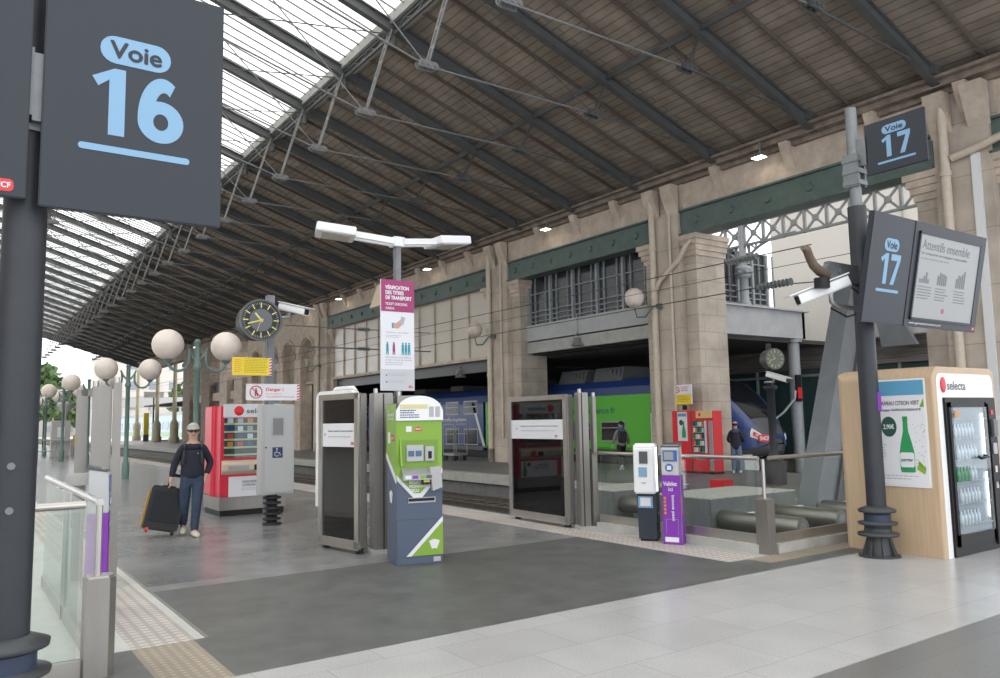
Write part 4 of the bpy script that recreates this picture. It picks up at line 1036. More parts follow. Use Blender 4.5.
t = thing('danger_sign', 'white danger sign with red prohibition circle above the grey cabinet', 'sign', (4.73, 13.78, 2.15))
MB().box((-.50, 0, 0), (.46, .02, .29)).build('panel', m_whitep, t)
text('Danger !', -.15, .16, .15, .22, -.0, m_wred, t, bold=.01)
text('Ne pas traverser', -.15, .14, .10, .125, 0, m_wred, t); text('Il est interdit de franchir les voies', -.15, .36, .05, .08, 0, m_wred, t)
b = MB(); R0 = .105
b.tube([(-.33 + R0 * math.cos(k * PI / 12), -.004, .145 + R0 * math.sin(k * PI / 12)) for k in range(25)], .009, 6); b.beam((-.33 - R0 * .7, -.006, .145 + R0 * .7), (-.33 + R0 * .7, -.006, .145 - R0 * .7), .016, .004, (0, 1, 0)); b.build('prohibition_circle', m_wred, t)
b = MB(); b.cyl((-.33, -.001, .2), (-.33, -.003, .2), .016, n=10); b.prism([(-.355, .12), (-.305, .12), (-.31, .18), (-.35, .18)], -.003, -.001); b.prism([(-.355, .07), (-.335, .07), (-.33, .12), (-.35, .12)], -.003, -.001); b.prism([(-.31, .07), (-.29, .08), (-.31, .12), (-.33, .12)], -.003, -.001); b.build('figure_picture', m_dtext, t)
stripes(t, .41, .46, 0, .29, 0)
MB().box((-.1, .02, -.06), (.1, .06, .2)).build('mounting_bracket', m_poleg, t)

# ================================================================== RED VENDING MACHINE
t = thing('vending_machine', 'red vending machine with lit snack shelves beside the person with the suitcase', 'vending machine', (4.27, 15.45, 0))
W = 1.28
MB().box((.02, .05, .0), (W - .02, 1.1, .11)).build('plinth', m_black, t)
MB().box((0, .02, .11), (W, 1.15, .36)).build('steel_skirt', m_steeld, t, .005)
MB().box((0, .0, .36), (W, 1.15, 2.1)).build('body', m_red, t, .02)
MB().cyl((.0, .45, .36), (.0, .45, 2.1), .06, n=12).build('side_rib', m_red, t)
hd = MB().box((.04, -.03, 1.87), (W - .04, .01, 2.13)).build('lit_header', m_trwhite, t, .01)
MB().ball((.33, -.035, 2.0), .095, 14, (1, .15, 1)).build('pear_logo', m_redb, hd)
text('selecta', .48, .98, 1.95, 2.04, -.031, m_dtext, hd, bold=.01)
MB().box((.06, -.012, 1.12), (W - .06, -.0, 1.85)).build('shelf_back', M('shelf_dark', (.05, .055, .07), .5), t)
for z in (1.14, 1.28, 1.43, 1.58, 1.73):
    MB().box((.06, -.05, z + .0), (W - .06, -.012, z + .035)).build('lit_shelf_edge', M('shelf_green', (.50, .60, .25), .5), t)
k = 0
for z in (1.315, 1.465, 1.615, 1.765):
    for q in range(6):
        xx = .12 + q * .19; mt = [m_orange, m_bottle, m_wred, m_gtext, m_trblue][(k * 7) % 5]; k += 1
        MB().box((xx, -.045, z), (xx + .10, -.013, z + .09)).build('snack_packet', mt, t)
MB().box((.05, -.062, 1.10), (W - .05, -.056, 1.85)).build('front_glass', m_disp, t)
cp = MB().prism([(0.0, 1.06), (-.10, .98), (-.10, .86), (0, .78)], .02, W - .02, 'x').build('control_ledge', M('cream_plastic', (.60, .50, .38), .5), t, .01)
MB().box((.12, -.108, .875), (.52, -.10, .955)).build('tray_flap', m_galv, cp); MB().box((.62, -.115, .86), (.76, -.10, .96)).build('keypad', m_black, cp)
MB().cyl((.9, -.10, .91), (.9, -.115, .91), .08, n=16).build('round_button', m_redb, cp)
ps = MB().box((.16, -.012, .36), (1.20, -.001, .74)).build('lemon_water_poster', m_whitep, t)
text('NOUVEAU\nCITRON VERT', .42, .85, .55, .66, -.013, m_dtext, ps, bold=.01); lines(.40, .90, .46, .52, 2, -.012, m_gtext, ps)
MB().cyl((.98, -.012, .66), (.98, -.016, .66), .05, n=16).build('price_disc', M('dark_green_print', (), .5), ps)
MB().prism(flat(bt, 1.1, .38, .5), -.016, -.012).build('bottle_picture', M('bottle_green', ()), ps)

# ================================================================== DOUBLE GLOBE LAMP POSTS
def globe_lamp():
    t = thing('globe_lamp_post', '', 'lamp post', (0, 0, 0))
    b = MB(); b.lathe((0, 0, 0), [(.12, 0), (.12, .5), (.075, .6), (.07, 3.1), (.10, 3.12), (.10, 3.2), (.07, 3.25), (.065, 3.78), (.09, 3.8), (.05, 3.88)], 16); b.build('post', m_greenl, t)
    for s in (-1, 1):
        b = MB(); b.tube([(s * .07, 0, 3.38), (s * .20, 0, 3.55), (s * .24, 0, 3.68)], .03, 8)
        b.tube([(s * .2, 0, 3.6), (s * .2, 0, 3.35)] + [(s * (.2 + .25 * (1 - math.cos(a))), 0, 3.35 - .27 * math.sin(a)) for a in [PI * k / 10 for k in range(1, 10)]] + [(s * .70, 0, 3.32)], .035, 8)
        b.cyl((s * .70, 0, 3.28), (s * .70, 0, 3.36), .05, .12, 14); b.build('arm', m_greenl, t)
        MB().ball((s * .70, 0, 3.72), .375, 24).build('globe', m_globe, t)
    return t
L0 = globe_lamp()
for k, Y in enumerate((20.35, 29.6, 38.9, 48.2, 57.5, 66.8)):
    o = L0 if k == 0 else copy_tree(L0)
    o.location = (5.02, Y, 0)
    o['label'] = ['green post with two opal globes rising behind the red vending machine', 'green post with two opal globes on the open platform behind the suitcase',
                  'green double globe lamp partly hidden behind the left steel columns', 'green double globe lamp seen left of the open steel frame',
                  'small distant green double globe lamp beside the left pole', 'farthest green double globe lamp, nearest to the left pole'][k]
def wall_lamp(Y, z, lbl, glob=True):
    t = thing('bracket_lamp', lbl, 'wall lamp', (XW - .15, Y, z))
    MB().box((-.02, -.12, -.08), (.1, .12, .08)).build('mounting_plate', m_green, t, .01)
    MB().tube([(0, 0, 0), (-.15, .05, -.02), (-.32, .25, -.35), (-.5, .45, -.35), (-.55, .5, -.05)], .03, 8).build('arm', m_green, t)
    if glob: MB().ball((-.55, .5, .3), .33, 20).build('globe', m_globe, t)
    else: MB().lathe((-.55, .5, -.05), [(.05, 0), (.14, .3), (.18, .5), (.02, .55)], 8, False).build('lantern', m_frost, t)
wall_lamp(17.9, 5.35, 'opal globe wall lamp on the pier right of the gridded windows')
wall_lamp(27.5, 5.3, 'opal globe wall lamp on the pier left of the gridded windows')
wall_lamp(46.8, 5.35, 'small lantern wall lamp beside the arched niches', False)
for X, Y, z, l in ((19.5, 22.7, 4.5, 'grey bell pendant lamp hanging in the dark opening above the green train'), (19.5, 31.1, 3.75, 'grey bell pendant lamp hanging in the opening above the blue train windows')):
    t = thing('pendant_lamp', l, 'pendant lamp', (X, Y, z))
    MB().cyl((0, 0, .45), (0, 0, 1.2), .02, n=6).build('rod', m_galv, t)
    MB().tube([(0, 0, .5), (-.18, 0, .3), (-.25, 0, .05)], .03, 6).build('yoke', m_galv, t); MB().tube([(0, 0, .5), (.18, 0, .3), (.25, 0, .05)], .03, 6).build('yoke', m_galv, t)
    MB().lathe((0, 0, 0), [(.28, 0), (.24, .05), (.12, .12), (.10, .3), (.02, .32)], 16).build('reflector', m_galv, t)

# ================================================================== TRACK END: BUFFERS, SLANTED COLUMN
def block(x0, x1, y0, y1, z1, lbl):
    t = thing('buffer_block', lbl, 'concrete block', (x0, y0, -.88))
    MB().box((0, 0, 0), (x1 - x0, y1 - y0, z1 + .88)).build('concrete_body', m_conc_d if 0 else M('block_concrete', (.17, .18, .18), .8, noise=.15, scale=3, bump=.1), t, .02)
    MB().box((.01, .01, z1 + .88), (x1 - x0 - .01, y1 - y0 - .01, z1 + .90)).build('speckled_top', M('speckled_top', (.48, .47, .44), .7, noise=.25, scale=20), t); return t
block(10.9, 13.36, 9.3, 10.7, .28, 'large concrete buffer block with pale top directly behind the corner post')
block(11.7, 14.1, 12.6, 13.9, .16, 'concrete buffer block farther back behind the two validators')
def buffer(x, y0, y1, z, r, lbl):
    t = thing('buffer_cylinder', lbl, 'buffer cylinder', (x, y0, z))
    b = MB(); b.lathe((0, 0, 0), [(r * .9, 0), (r, .02), (r, (y0 - y1) - .03), (r * .92, y0 - y1)], 28)
    o = b.build('barrel', m_steeld, t); o.rotation_euler = (PI / 2, 0, 0)
    e = MB().cyl((0, -(y0 - y1) - .004, 0), (0, -(y0 - y1), 0), r * .55, n=20).build('end_plate', m_galv, t)
    MB().box((-.1, -(y0 - y1) * .45, r - .004), (.06, -(y0 - y1) * .45 + .1, r + .008)).build('paper_litter', m_whitep, t)
    MB().box((-.12, -.6, -.88 - z), (.12, -.4, -r * .9)).build('support', m_conc_d, t)
    return t
buffer(11.2, 9.3, 7.7, -.08, .18, 'steel buffer cylinder nearest to the corner post')
buffer(12.6, 9.3, 7.9, -.08, .18, 'middle steel buffer cylinder of the three in front of the large block')
buffer(13.85, 9.05, 7.8, -.08, .18, 'steel buffer cylinder nearest to the kiosk')
buffer(12.0, 12.6, 10.9, -.1, .18, 'steel buffer cylinder of the rear block behind the navy validator')
t = thing('slanted_column', 'big slanted grey steel column rising behind the glass barrier beside the kiosk', 'column', (13.75, 9.2, -.6))
A = Vector((0, -.1, 0)); Bt = Vector((3.6, .8, 5.75))
def sect(p, wd, dp): return [p + Vector(v) for v in ((-wd / 2, 0, 0), (wd / 2, 0, 0), (wd / 2, dp, 0), (-wd / 2, dp, 0))]
MB().loft([sect(A, .66, .3), sect(Bt, .60, .3)], False).build('web_plate', m_beam, t)
MB().loft([sect(A + Vector((.36, -.06, 0)), .07, .42), sect(Bt + Vector((.33, -.06, 0)), .07, .42)], False).build('flange', m_trgrey, t)
MB().loft([sect(A + Vector((-.36, -.06, 0)), .05, .42), sect(Bt + Vector((-.33, -.06, 0)), .05, .42)], False).build('flange', m_beam, t)
MB().loft([sect(A + Vector((.47, .1, 0)), .12, .2), sect(Bt + Vector((.43, .1, 0)), .12, .2)], False).build('side_plate', m_pole, t)
MB().box((-.6, -.3, -.28), (.7, .5, .0)).build('footing', m_conc_d, t)
t = thing('buffer_signal', 'small red and white box standing between the buffer blocks', 'signal box', (14.0, 11.6, -.88))
MB().box((-.16, -.16, 0), (.16, .16, .98)).build('white_body', m_conc_l, t, .01); MB().box((-.18, -.18, .98), (.18, .18, 1.22)).build('red_top', m_redb, t, .01)

# grey railings beyond the slanted column
t = thing('steel_railing', 'grey tubular railing in front of the dark glass wall beside the train nose', 'railing', (18.6, 11.9, 0), -50)
for z in (.15, .6, 1.08): MB().cyl((0, 0, z), (6.5, 0, z), .022, n=8).build('rail', m_galv, t)
for k in range(7): MB().cyl((1.08 * k, 0, 0), (1.08 * k, 0, 1.08), .025, n=8).build('upright', m_galv, t)
t = thing('call_point', 'small black and red call point box on the hall column', 'call point', (24.75, 16.86, 2.2))
MB().box((-.14, -.02, 0), (.14, .06, .95)).build('box', m_black, t, .01); MB().box((-.11, -.03, .1), (.11, -.02, .5)).build('red_panel', m_redb, t)

# ================================================================== THE FAR PLATFORM
t = thing('vending_machine', 'bright red vending machine with drink shelves on the far platform by the wide pier', 'vending machine', (18.88, 17.5, 0), -90)
t.scale = (.88, 1, 1)
MB().box((0, 0, 0), (1.86, .42, .06)).build('plinth', m_black, t)
MB().box((0, 0, .06), (.86, .42, 1.92)).build('poster_cabinet', m_redb, t, .01)
MB().box((.88, 0, .06), (1.86, .42, 1.90)).build('machine_body', m_redb, t, .01)
MB().box((.85, -.01, .04), (.90, .0, 1.9)).build('dark_seam', m_trgrey, t)
ps = MB().box((.28, -.02, .98), (.72, 0, 1.88)).build('drink_poster', m_whitep, t)
MB().prism(flat(bt, .56, 1.08, .75), -.028, -.02).build('bottle_picture', M('bottle_green', ()), ps); MB().cyl((.45, -.02, 1.55), (.45, -.026, 1.55), .09, n=14).build('price_disc', M('dark_green_print', ()), ps)
MB().box((.30, -.026, 1.74), (.70, -.02, 1.84)).build('blue_header', M('poster_blue', ()), ps)
MB().box((.98, -.015, .62), (1.50, -.0, 1.60)).build('shelf_back', M('shelf_dark', ()), t)
for r_i, z in enumerate((.66, .86, 1.06, 1.26, 1.44)):
    MB().box((.98, -.04, z - .02), (1.50, -.015, z)).build('shelf', m_galv, t)
    for q in range(5): MB().box((1.01 + q * .095, -.035, z), (1.08 + q * .095, -.016, z + .13)).build('snack_packet', [m_bottle, m_whitep, m_orange, m_trblue, m_bottleg][(q + r_i * 2) % 5], t)
MB().box((1.50, -.03, .62), (1.58, 0, 1.6)).build('side_light', m_bottle, t)
MB().box((1.08, -.02, .42), (1.45, 0, .56)).build('delivery_flap', m_galv, t)
MB().box((1.68, -.03, .1), (1.84, 0, 1.6)).build('control_column', m_galv, t)
hd = MB().box((1.15, -.04, 1.68), (1.84, .0, 1.90)).build('yellow_header', M('header_cream', (.70, .52, .22), .5), t); MB().ball((1.32, -.045, 1.79), .055, 10, (1, .2, 1)).build('pear_logo', m_redb, hd)
t = thing('notice_sign', 'white and yellow notice fixed on the wide stone pier above the far vending machine', 'sign', (18.93, 17.42, 2.12), -90)
MB().box((0, 0, 0), (.72, .04, .62)).build('panel', m_whitep, t); MB().box((0, -.005, 0), (.72, 0, .31)).build('yellow_half', m_yel, t)
b = MB(); b.tube([(.15 + .09 * math.cos(k * PI / 8), -.006, .46 + .09 * math.sin(k * PI / 8)) for k in range(17)], .012, 6); b.beam((.09, -.006, .52), (.21, -.006, .40), .02, .006, (0, 1, 0)); b.build('prohibition_circle', m_wred, t)
lines(.3, .66, .38, .55, 3, 0, m_wred, t); lines(.06, .66, .05, .26, 4, -.005, M('olive_print', ()), t)
t = thing('wall_box', 'small dark electrical box on the pier between notice and vending machine', 'electrical box', (18.93, 17.1, 1.95), -90)
MB().box((0, 0, 0), (.16, .06, .14)).build('box', m_black, t, .01)

t = thing('clock_column', 'slender dark iron column on the far side carrying a small double clock', 'column', (17.14, 12.5, 0))
b = MB(); b.lathe((0, 0, 0), [(.28, 0), (.28, .5), (.2, .6), (.14, .7), (.10, .9), (.10, 2.35), (.17, 2.4), (.17, 2.46), (.07, 2.5), (.065, 3.55)], 16); b.build('shaft', m_pole, t)
ck = MB().cyl((-.05, -.18, 3.12), (-.52, .22, 3.12), .30, n=28).build('clock_case', m_black, t)
d = Vector((.47, -.40, 0)).normalized(); sd = Vector((-d.y, d.x, 0)); c0 = Vector((-.05, -.18, 3.12)) + d * .004
c0 = Vector((-.05, -.18, 3.12))
cd_ = MB().cyl(c0, c0 + Vector((0, -.012, 0)), .26, n=28)
t2 = thing('platform_clock', 'small distant round clock on the dark iron column near the train nose', 'clock', (17.0, 12.22, 3.14), -22)
t2.scale = (.88,) * 3
MB().cyl((0, 0, 0), (0, .35, 0), .31, .28, 28).build('case', m_trgrey, t2)
MB().cyl((0, -.006, 0), (0, 0, 0), .285, n=28).build('dial', M('clock_grey', (.10, .12, .115), .2), t2)
for k in range(12):
    a = 2 * PI * k / 12; dd = Vector((math.sin(a), 0, math.cos(a))); MB().beam(dd * .18 + Vector((0, -.012, 0)), dd * .26 + Vector((0, -.012, 0)), .025, .004, (0, 1, 0)).build('hour_mark', m_clocky, t2)
for nm, an, L in (('hour_hand', -40, .13), ('minute_hand', 253, .2)):
    a = math.radians(an); dd = Vector((math.sin(a), 0, math.cos(a))); MB().beam(Vector((0, -.015, 0)), dd * L + Vector((0, -.015, 0)), .025, .004, (0, 1, 0)).build(nm, m_clocky, t2)
bpy.data.objects.remove(ck)
cctv((16.95, 12.2, 2.68), 8, 18, 'white security camera below the small distant clock', .9, [(0, .2, -.12), (0, .3, -.12)])
tag(MB().tube([(17.1, 12.5, 1.55), (17.5, 12.4, 1.8), (17.85, 12.3, 2.15), (17.9, 12.3, 2.35)], .03, 8).build('curved_rod', m_galv), 'pale curved rod sticking out right of the clock column', 'rod')

# platform cart
t = thing('luggage_trolley', 'empty steel mesh luggage trolley parked before the blue train', 'trolley', (18.2, 30.6, 0), -90)
b = MB(); b.box((0, 0, .22), (.95, .7, .32)); b.build('deck', m_galv, t)
b = MB()
for x_ in (0, .92): b.box((x_, 0, .3), (x_ + .03, .03, 1.6)); b.box((x_, .67, .3), (x_ + .03, .7, 1.6))
for z in (.7, 1.15, 1.58): b.box((0, 0, z), (.95, .03, z + .025)); b.box((0, .67, z), (.95, .7, z + .025))
b.build('cage', m_galv, t)
for x_ in (.12, .83):
    for y_2 in (.08, .62): MB().cyl((x_, y_2 - .03, .11), (x_, y_2 + .03, .11), .11, n=14).build('wheel', m_rubber, t)

# ------------------------------------------------------------------ the train
tr = thing('regional_train', 'double deck regional train in blue, green and white with pointed dark nose', 'train', (22.65, 16.45, 0))
HW = 1.42
def tsec(y, hw, zb, zt, r, sh=0, n=6):
    pts = rrect(-hw, hw, zb, zt, r, n, (1, 1, 1, 1)); return [Vector((x + sh, y, z)) for x, z in pts]
def coach(y0, y1, mat, nm):
    b = MB(); prof = [(-HW + .12, .25), (-HW, .6), (-HW, 2.55), (-HW + .08, 2.9), (-HW + .35, 3.18), (0, 3.3), (HW - .35, 3.18), (HW - .08, 2.9), (HW, 2.55), (HW, .6), (HW - .12, .25)]
    b.loft([[Vector((x, y, z)) for x, z in prof] for y in (y0, y1)], False); return b.build(nm, mat, tr)
coach(4.2, 15.2, m_trgreen, 'green_coach'); coach(15.4, 40, m_trblue, 'blue_coach')
b = MB(); b.prism([(-HW - .012, 2.62), (-HW + .07, 2.93), (-HW + .32, 3.22), (-.3, 3.33), (-.3, 3.25)], 4.2, 40, 'y'); b.build('blue_roof_edge', m_trblue, tr)
MB().box((-HW + .05, 3.6, -.55), (HW - .05, 40, .28)).build('underframe', m_trdark, tr)
MB().box((-HW - .004, 4.2, .42), (-HW + .01, 40, .52)).build('sill_stripe', m_trgrey, tr)
for y in (6.0, 8.2):     # roof equipment boxes
    b = MB(); b.prism([(-1.15, 3.2), (-.95, 3.75), (.9, 3.75), (1.1, 3.2)], y, y + 1.7, 'y')
    for k in range(6): b.box((-1.12 + .03 * k, y + .15 + k * .25, 3.3), (-1.0, y + .28 + k * .25, 3.65))
    b.build('roof_equipment', m_roofeq, tr)
for y in (11.5, 14.2, 18, 22): MB().box((-.9, y, 3.28), (.9, y + 1.3, 3.55)).build('roof_equipment', m_roofeq, tr, .03)
b = MB(); b.tube([(-.6, 10.6, 3.3), (-.6, 11.0, 3.8), (-.6, 10.4, 4.0)], .04, 6); b.tube([(.6, 10.6, 3.3), (.6, 11.0, 3.8), (.6, 10.4, 4.0)], .04, 6); b.tube([(-.9, 10.4, 4.0), (.9, 10.4, 4.0)], .04, 6); b.build('pantograph', m_trdark, tr)
for y0, y1 in ((5.6, 7.0), (7.6, 8.2), (8.6, 9.5), (12, 13.4)):
    f = MB().box((-HW - .012, y0, .82), (-HW + .01, y1, 1.62)).build('window_frame', m_galv, tr)
    MB().box((-HW - .02, y0 + .06, .88), (-HW + .0, y1 - .06, 1.34)).build('window_pane', m_trglass, f); MB().box((-HW - .02, y0 + .06, 1.38), (-HW, y1 - .06, 1.56)).build('window_pane', m_trglass, f)
MB().box((-HW - .014, 8.2, .82), (-HW + .01, 8.6, 1.62)).build('dark_panel', m_trgrey, tr)
for k in range(12):
    y = 15.9 + k * 1.75
    f = MB().box((-HW - .012, y, 2.05), (-HW + .02, y + 1.25, 2.72)).build('window_frame', m_galv, tr); MB().box((-HW - .02, y + .06, 2.1), (-HW, y + 1.19, 2.4)).build('window_pane', m_trglass, f); MB().box((-HW - .02, y + .06, 2.44), (-HW, y + 1.19, 2.67)).build('window_pane', m_trglass, f)
    f = MB().box((-HW - .012, y, .55), (-HW + .02, y + 1.25, 1.35)).build('window_frame', m_galv, tr); MB().box((-HW - .02, y + .06, .6), (-HW, y + 1.19, 1.3)).build('window_pane', m_trglass, f)
MB().box((-HW - .010, 15.45, .3), (-HW + .01, 40, .5)).build('grey_skirt', m_trgrey, tr)
b = MB(); b.prism([(15.25, .5), (15.45, .5), (16.4, 2.6), (16.2, 2.6)], -HW - .02, -HW + .0, 'x'); b.build('white_slash', m_trwhite, tr)
tx = text('www.hautsdefrance.fr', 0, 3.6, 0, .24, 0, m_trblue, tr, bold=.0); tx.rotation_euler = (0, 0, -PI / 2); tx.location = (-HW - .008, 9.75, 1.92)
tx = text('Nouvelle-Aquitaine', 0, 2.7, 0, .22, 0, m_whitep, tr, bold=.01); tx.rotation_euler = (0, 0, -PI / 2); tx.location = (-HW - .022, 19.6, 1.68)
tx = MB().prism([(0, 0), (.3, 0), (.3, .55), (0, .55), (0, .48), (.22, .48), (.22, .07), (0, .07)], -.003, 0).build('square_emblem', m_whitep, tr); tx.rotation_euler = (0, 0, -PI / 2); tx.location = (-HW - .02, 20.1, 1.6)
MB().box((-HW - .03, 2.9, .5), (-HW + .01, 3.5, 2.3)).build('cab_door', m_trwhite, tr)
# nose: rings from the blunt tip back to the full section
def nring(y, hw, zb, zt, zsh):
    """closed section: flat bottom, sides, sloping shoulders, roof"""
    pts = [(-hw * .85, zb), (-hw, zb + .25), (-hw, zb + (zsh - zb) * .6), (-hw * .98, zsh), (-hw * .80, zt - (zt - zsh) * .25), (-hw * .45, zt - .02), (0, zt), (hw * .45, zt - .02), (hw * .80, zt - (zt - zsh) * .25), (hw * .98, zsh), (hw, zb + (zsh - zb) * .6), (hw, zb + .25), (hw * .85, zb)]
    return [Vector((x, y, z)) for x, z in pts]
NS = [(.0, .42, .55, 1.0, .9), (.12, .72, .45, 1.28, 1.05), (.4, .98, .38, 1.62, 1.25), (.8, 1.18, .34, 2.1, 1.55), (1.3, 1.31, .31, 2.58, 1.9), (1.9, 1.39, .28, 3.0, 2.25), (2.6, 1.42, .27, 3.22, 2.5), (3.3, 1.42, .26, 3.3, 2.6), (4.25, 1.42, .25, 3.3, 2.6)]
rings = [nring(*q) for q in NS]
MB().loft(rings).build('nose_shell', m_trgrey, tr)
def patch(rows, cols, off, name, mat):
    b = MB(); c = len(cols); vs = []
    def col(r, j): k = min(int(j), len(r) - 2); return r[k].lerp(r[k + 1], j - k)
    for i in rows:
        k = min(int(i), len(rings) - 2)
        for j in cols:
            v = col(rings[k], j).lerp(col(rings[k + 1], j), i - k)
            vs.append(v + Vector((v.x * .8, -.9 if i < 5 else -.3, (v.z - 1.0) * .9)).normalized() * off)
    b.add(vs, [(r * c + q, r * c + q + 1, (r + 1) * c + q + 1, (r + 1) * c + q) for r in range(len(rows) - 1) for q in range(c - 1)], True)
    return b.build(name, mat, tr)
patch([2.1, 3, 4, 4.9], [4.45, 5, 6, 7, 7.55], .03, 'windshield', m_trglass)
patch([0, 1, 2, 3, 4, 5, 6, 7, 8], [1, 2, 3], .03, 'blue_side', m_trblue); patch([1.6, 2, 3, 4, 5, 6, 7, 8], [3, 4, 4.4], .032, 'blue_side', m_trblue); patch([5, 6, 7, 8], [4.4, 5, 5.4], .034, 'blue_roof', m_trblue)
patch([0, 1, 2, 3, 4, 5, 6, 7, 8], [9, 10, 11], .03, 'blue_side', m_trblue); patch([1.6, 2, 3, 4, 5, 6, 7, 8], [7.6, 8, 9], .032, 'blue_side', m_trblue)
patch([0, .45], [3, 4, 5, 6, 7, 8, 9], .03, 'blue_chin', m_trblue)
b = MB(); b.prism([(1.9, .28), (4.25, .28), (4.25, 1.9), (3.4, 1.7), (2.2, 1.0)], -HW - .03, -HW + .01, 'x'); b.build('white_flank', m_trwhite, tr)
MB().box((-HW + .02, .25, -.5), (-HW * .35, 1.2, .45)).build('white_fairing', m_trwhite, tr, .08)
for ca, cb in ((2.5, 3.5), (9.5, 8.5)):
    h = patch([.5, 1, 1.7], [min(ca, cb), (ca + cb) / 2, max(ca, cb)], .05, 'headlight', m_whitep)
    patch([.9, 1.5], [(ca + cb) / 2 - .25, (ca + cb) / 2 + .25], .065, 'red_marker', m_redb)
lg = MB().prism(rrect(-.2, .2, 0, .24, .06), .0, .05).build('railway_logo', m_wred, tr); text('SNCF', -.15, .15, .06, .18, -.002, m_whitep, lg, bold=.01)
lg.location = (-.62, -.06, .86); lg.rotation_euler = (math.radians(-8), 0, math.radians(-32))
b = MB(); b.beam((-.5, .95, 1.85), (.1, 1.15, 2.0), .04, .04); b.beam((.1, 1.15, 2.0), (.5, 1.9, 2.65), .03, .03); b.build('wiper', m_trdark, tr)
b = MB(); b.cyl((0, -.25, .1), (0, .8, .1), .13, n=12); b.box((-.2, -.3, -.05), (.2, -.1, .25)); b.box((-.9, .3, -.2), (.9, .9, .3)); b.build('coupler', m_trdark, tr)
for y in (2.0, 4.6, 14, 17, 26):
    for s in (-1, 1): MB().cyl((s * .72 - .06, y, -.22), (s * .72 + .06, y, -.22), .44, n=20).build('wheel', m_trdark, tr)
tag(track(22.65, 13.0, 100, -.95), 'track under the regional train beyond the far platform', 'track')

# ================================================================== PEOPLE
def skinned(name, chains, mat, parent, sub=2):
    """chains: list of lists of (x,y,z,r); a first point equal to an existing one joins there"""
    vs, es, rs, idx = [], [], [], {}
    for ch in chains:
        prev = None
        for p in ch:
            key = tuple(round(c, 4) for c in p[:3])
            if key not in idx: idx[key] = len(vs); vs.append(p[:3]); rs.append(p[3])
            i = idx[key]
            if prev is not None and prev != i: es.append((prev, i))
            prev = i
    me = bpy.data.meshes.new(name); me.from_pydata(vs, es, []); o = bpy.data.objects.new(name, me); C.objects.link(o)
    md = o.modifiers.new('skin', 'SKIN'); md.use_smooth_shade = True
    if not me.skin_vertices: pass
    sv = me.skin_vertices[0].data
    for k, r in enumerate(rs):
        sv[k].radius = (r, r) if not isinstance(r, tuple) else r
        sv[k].use_root = (k == 0)
    s2 = o.modifiers.new('sub', 'SUBSURF'); s2.levels = sub; s2.render_levels = sub
    dg = bpy.context.evaluated_depsgraph_get(); me2 = bpy.data.meshes.new_from_object(o.evaluated_get(dg))
    o.modifiers.clear(); o.data = me2; me2.name = name; me2.materials.clear(); me2.materials.append(mat)
    for p in me2.polygons: p.use_smooth = True
    o.parent = parent; return o
def hand(wr, d, side, curl=.5):
    """five finger chains from the wrist wr heading along d"""
    wr = Vector(wr); d = Vector(d).normalized(); sd = Vector((0, -1, 0)); pn = d.cross(sd).normalized() * side
    palm = wr + d * .06; out = [[(*wr, .024), (*palm, .030)]]
    for k, (o_, L) in enumerate(((-.028, .062), (-.01, .072), (.009, .068), (.027, .052))):
        b0 = palm + d * .03 + sd * o_; m_ = b0 + d * L * .5 + pn * L * .15 * curl; e = m_ + (d * (1 - curl) + pn * curl).normalized() * L * .5
        out.append([(*palm, .030), (*b0, .0095), (*m_, .009), (*e, .0075)])
    th = wr + d * .03 + sd * .035; out.append([(*wr, .024), (*th, .011), (*(th + d * .035 + sd * .012 + pn * .01), .009)])
    return out
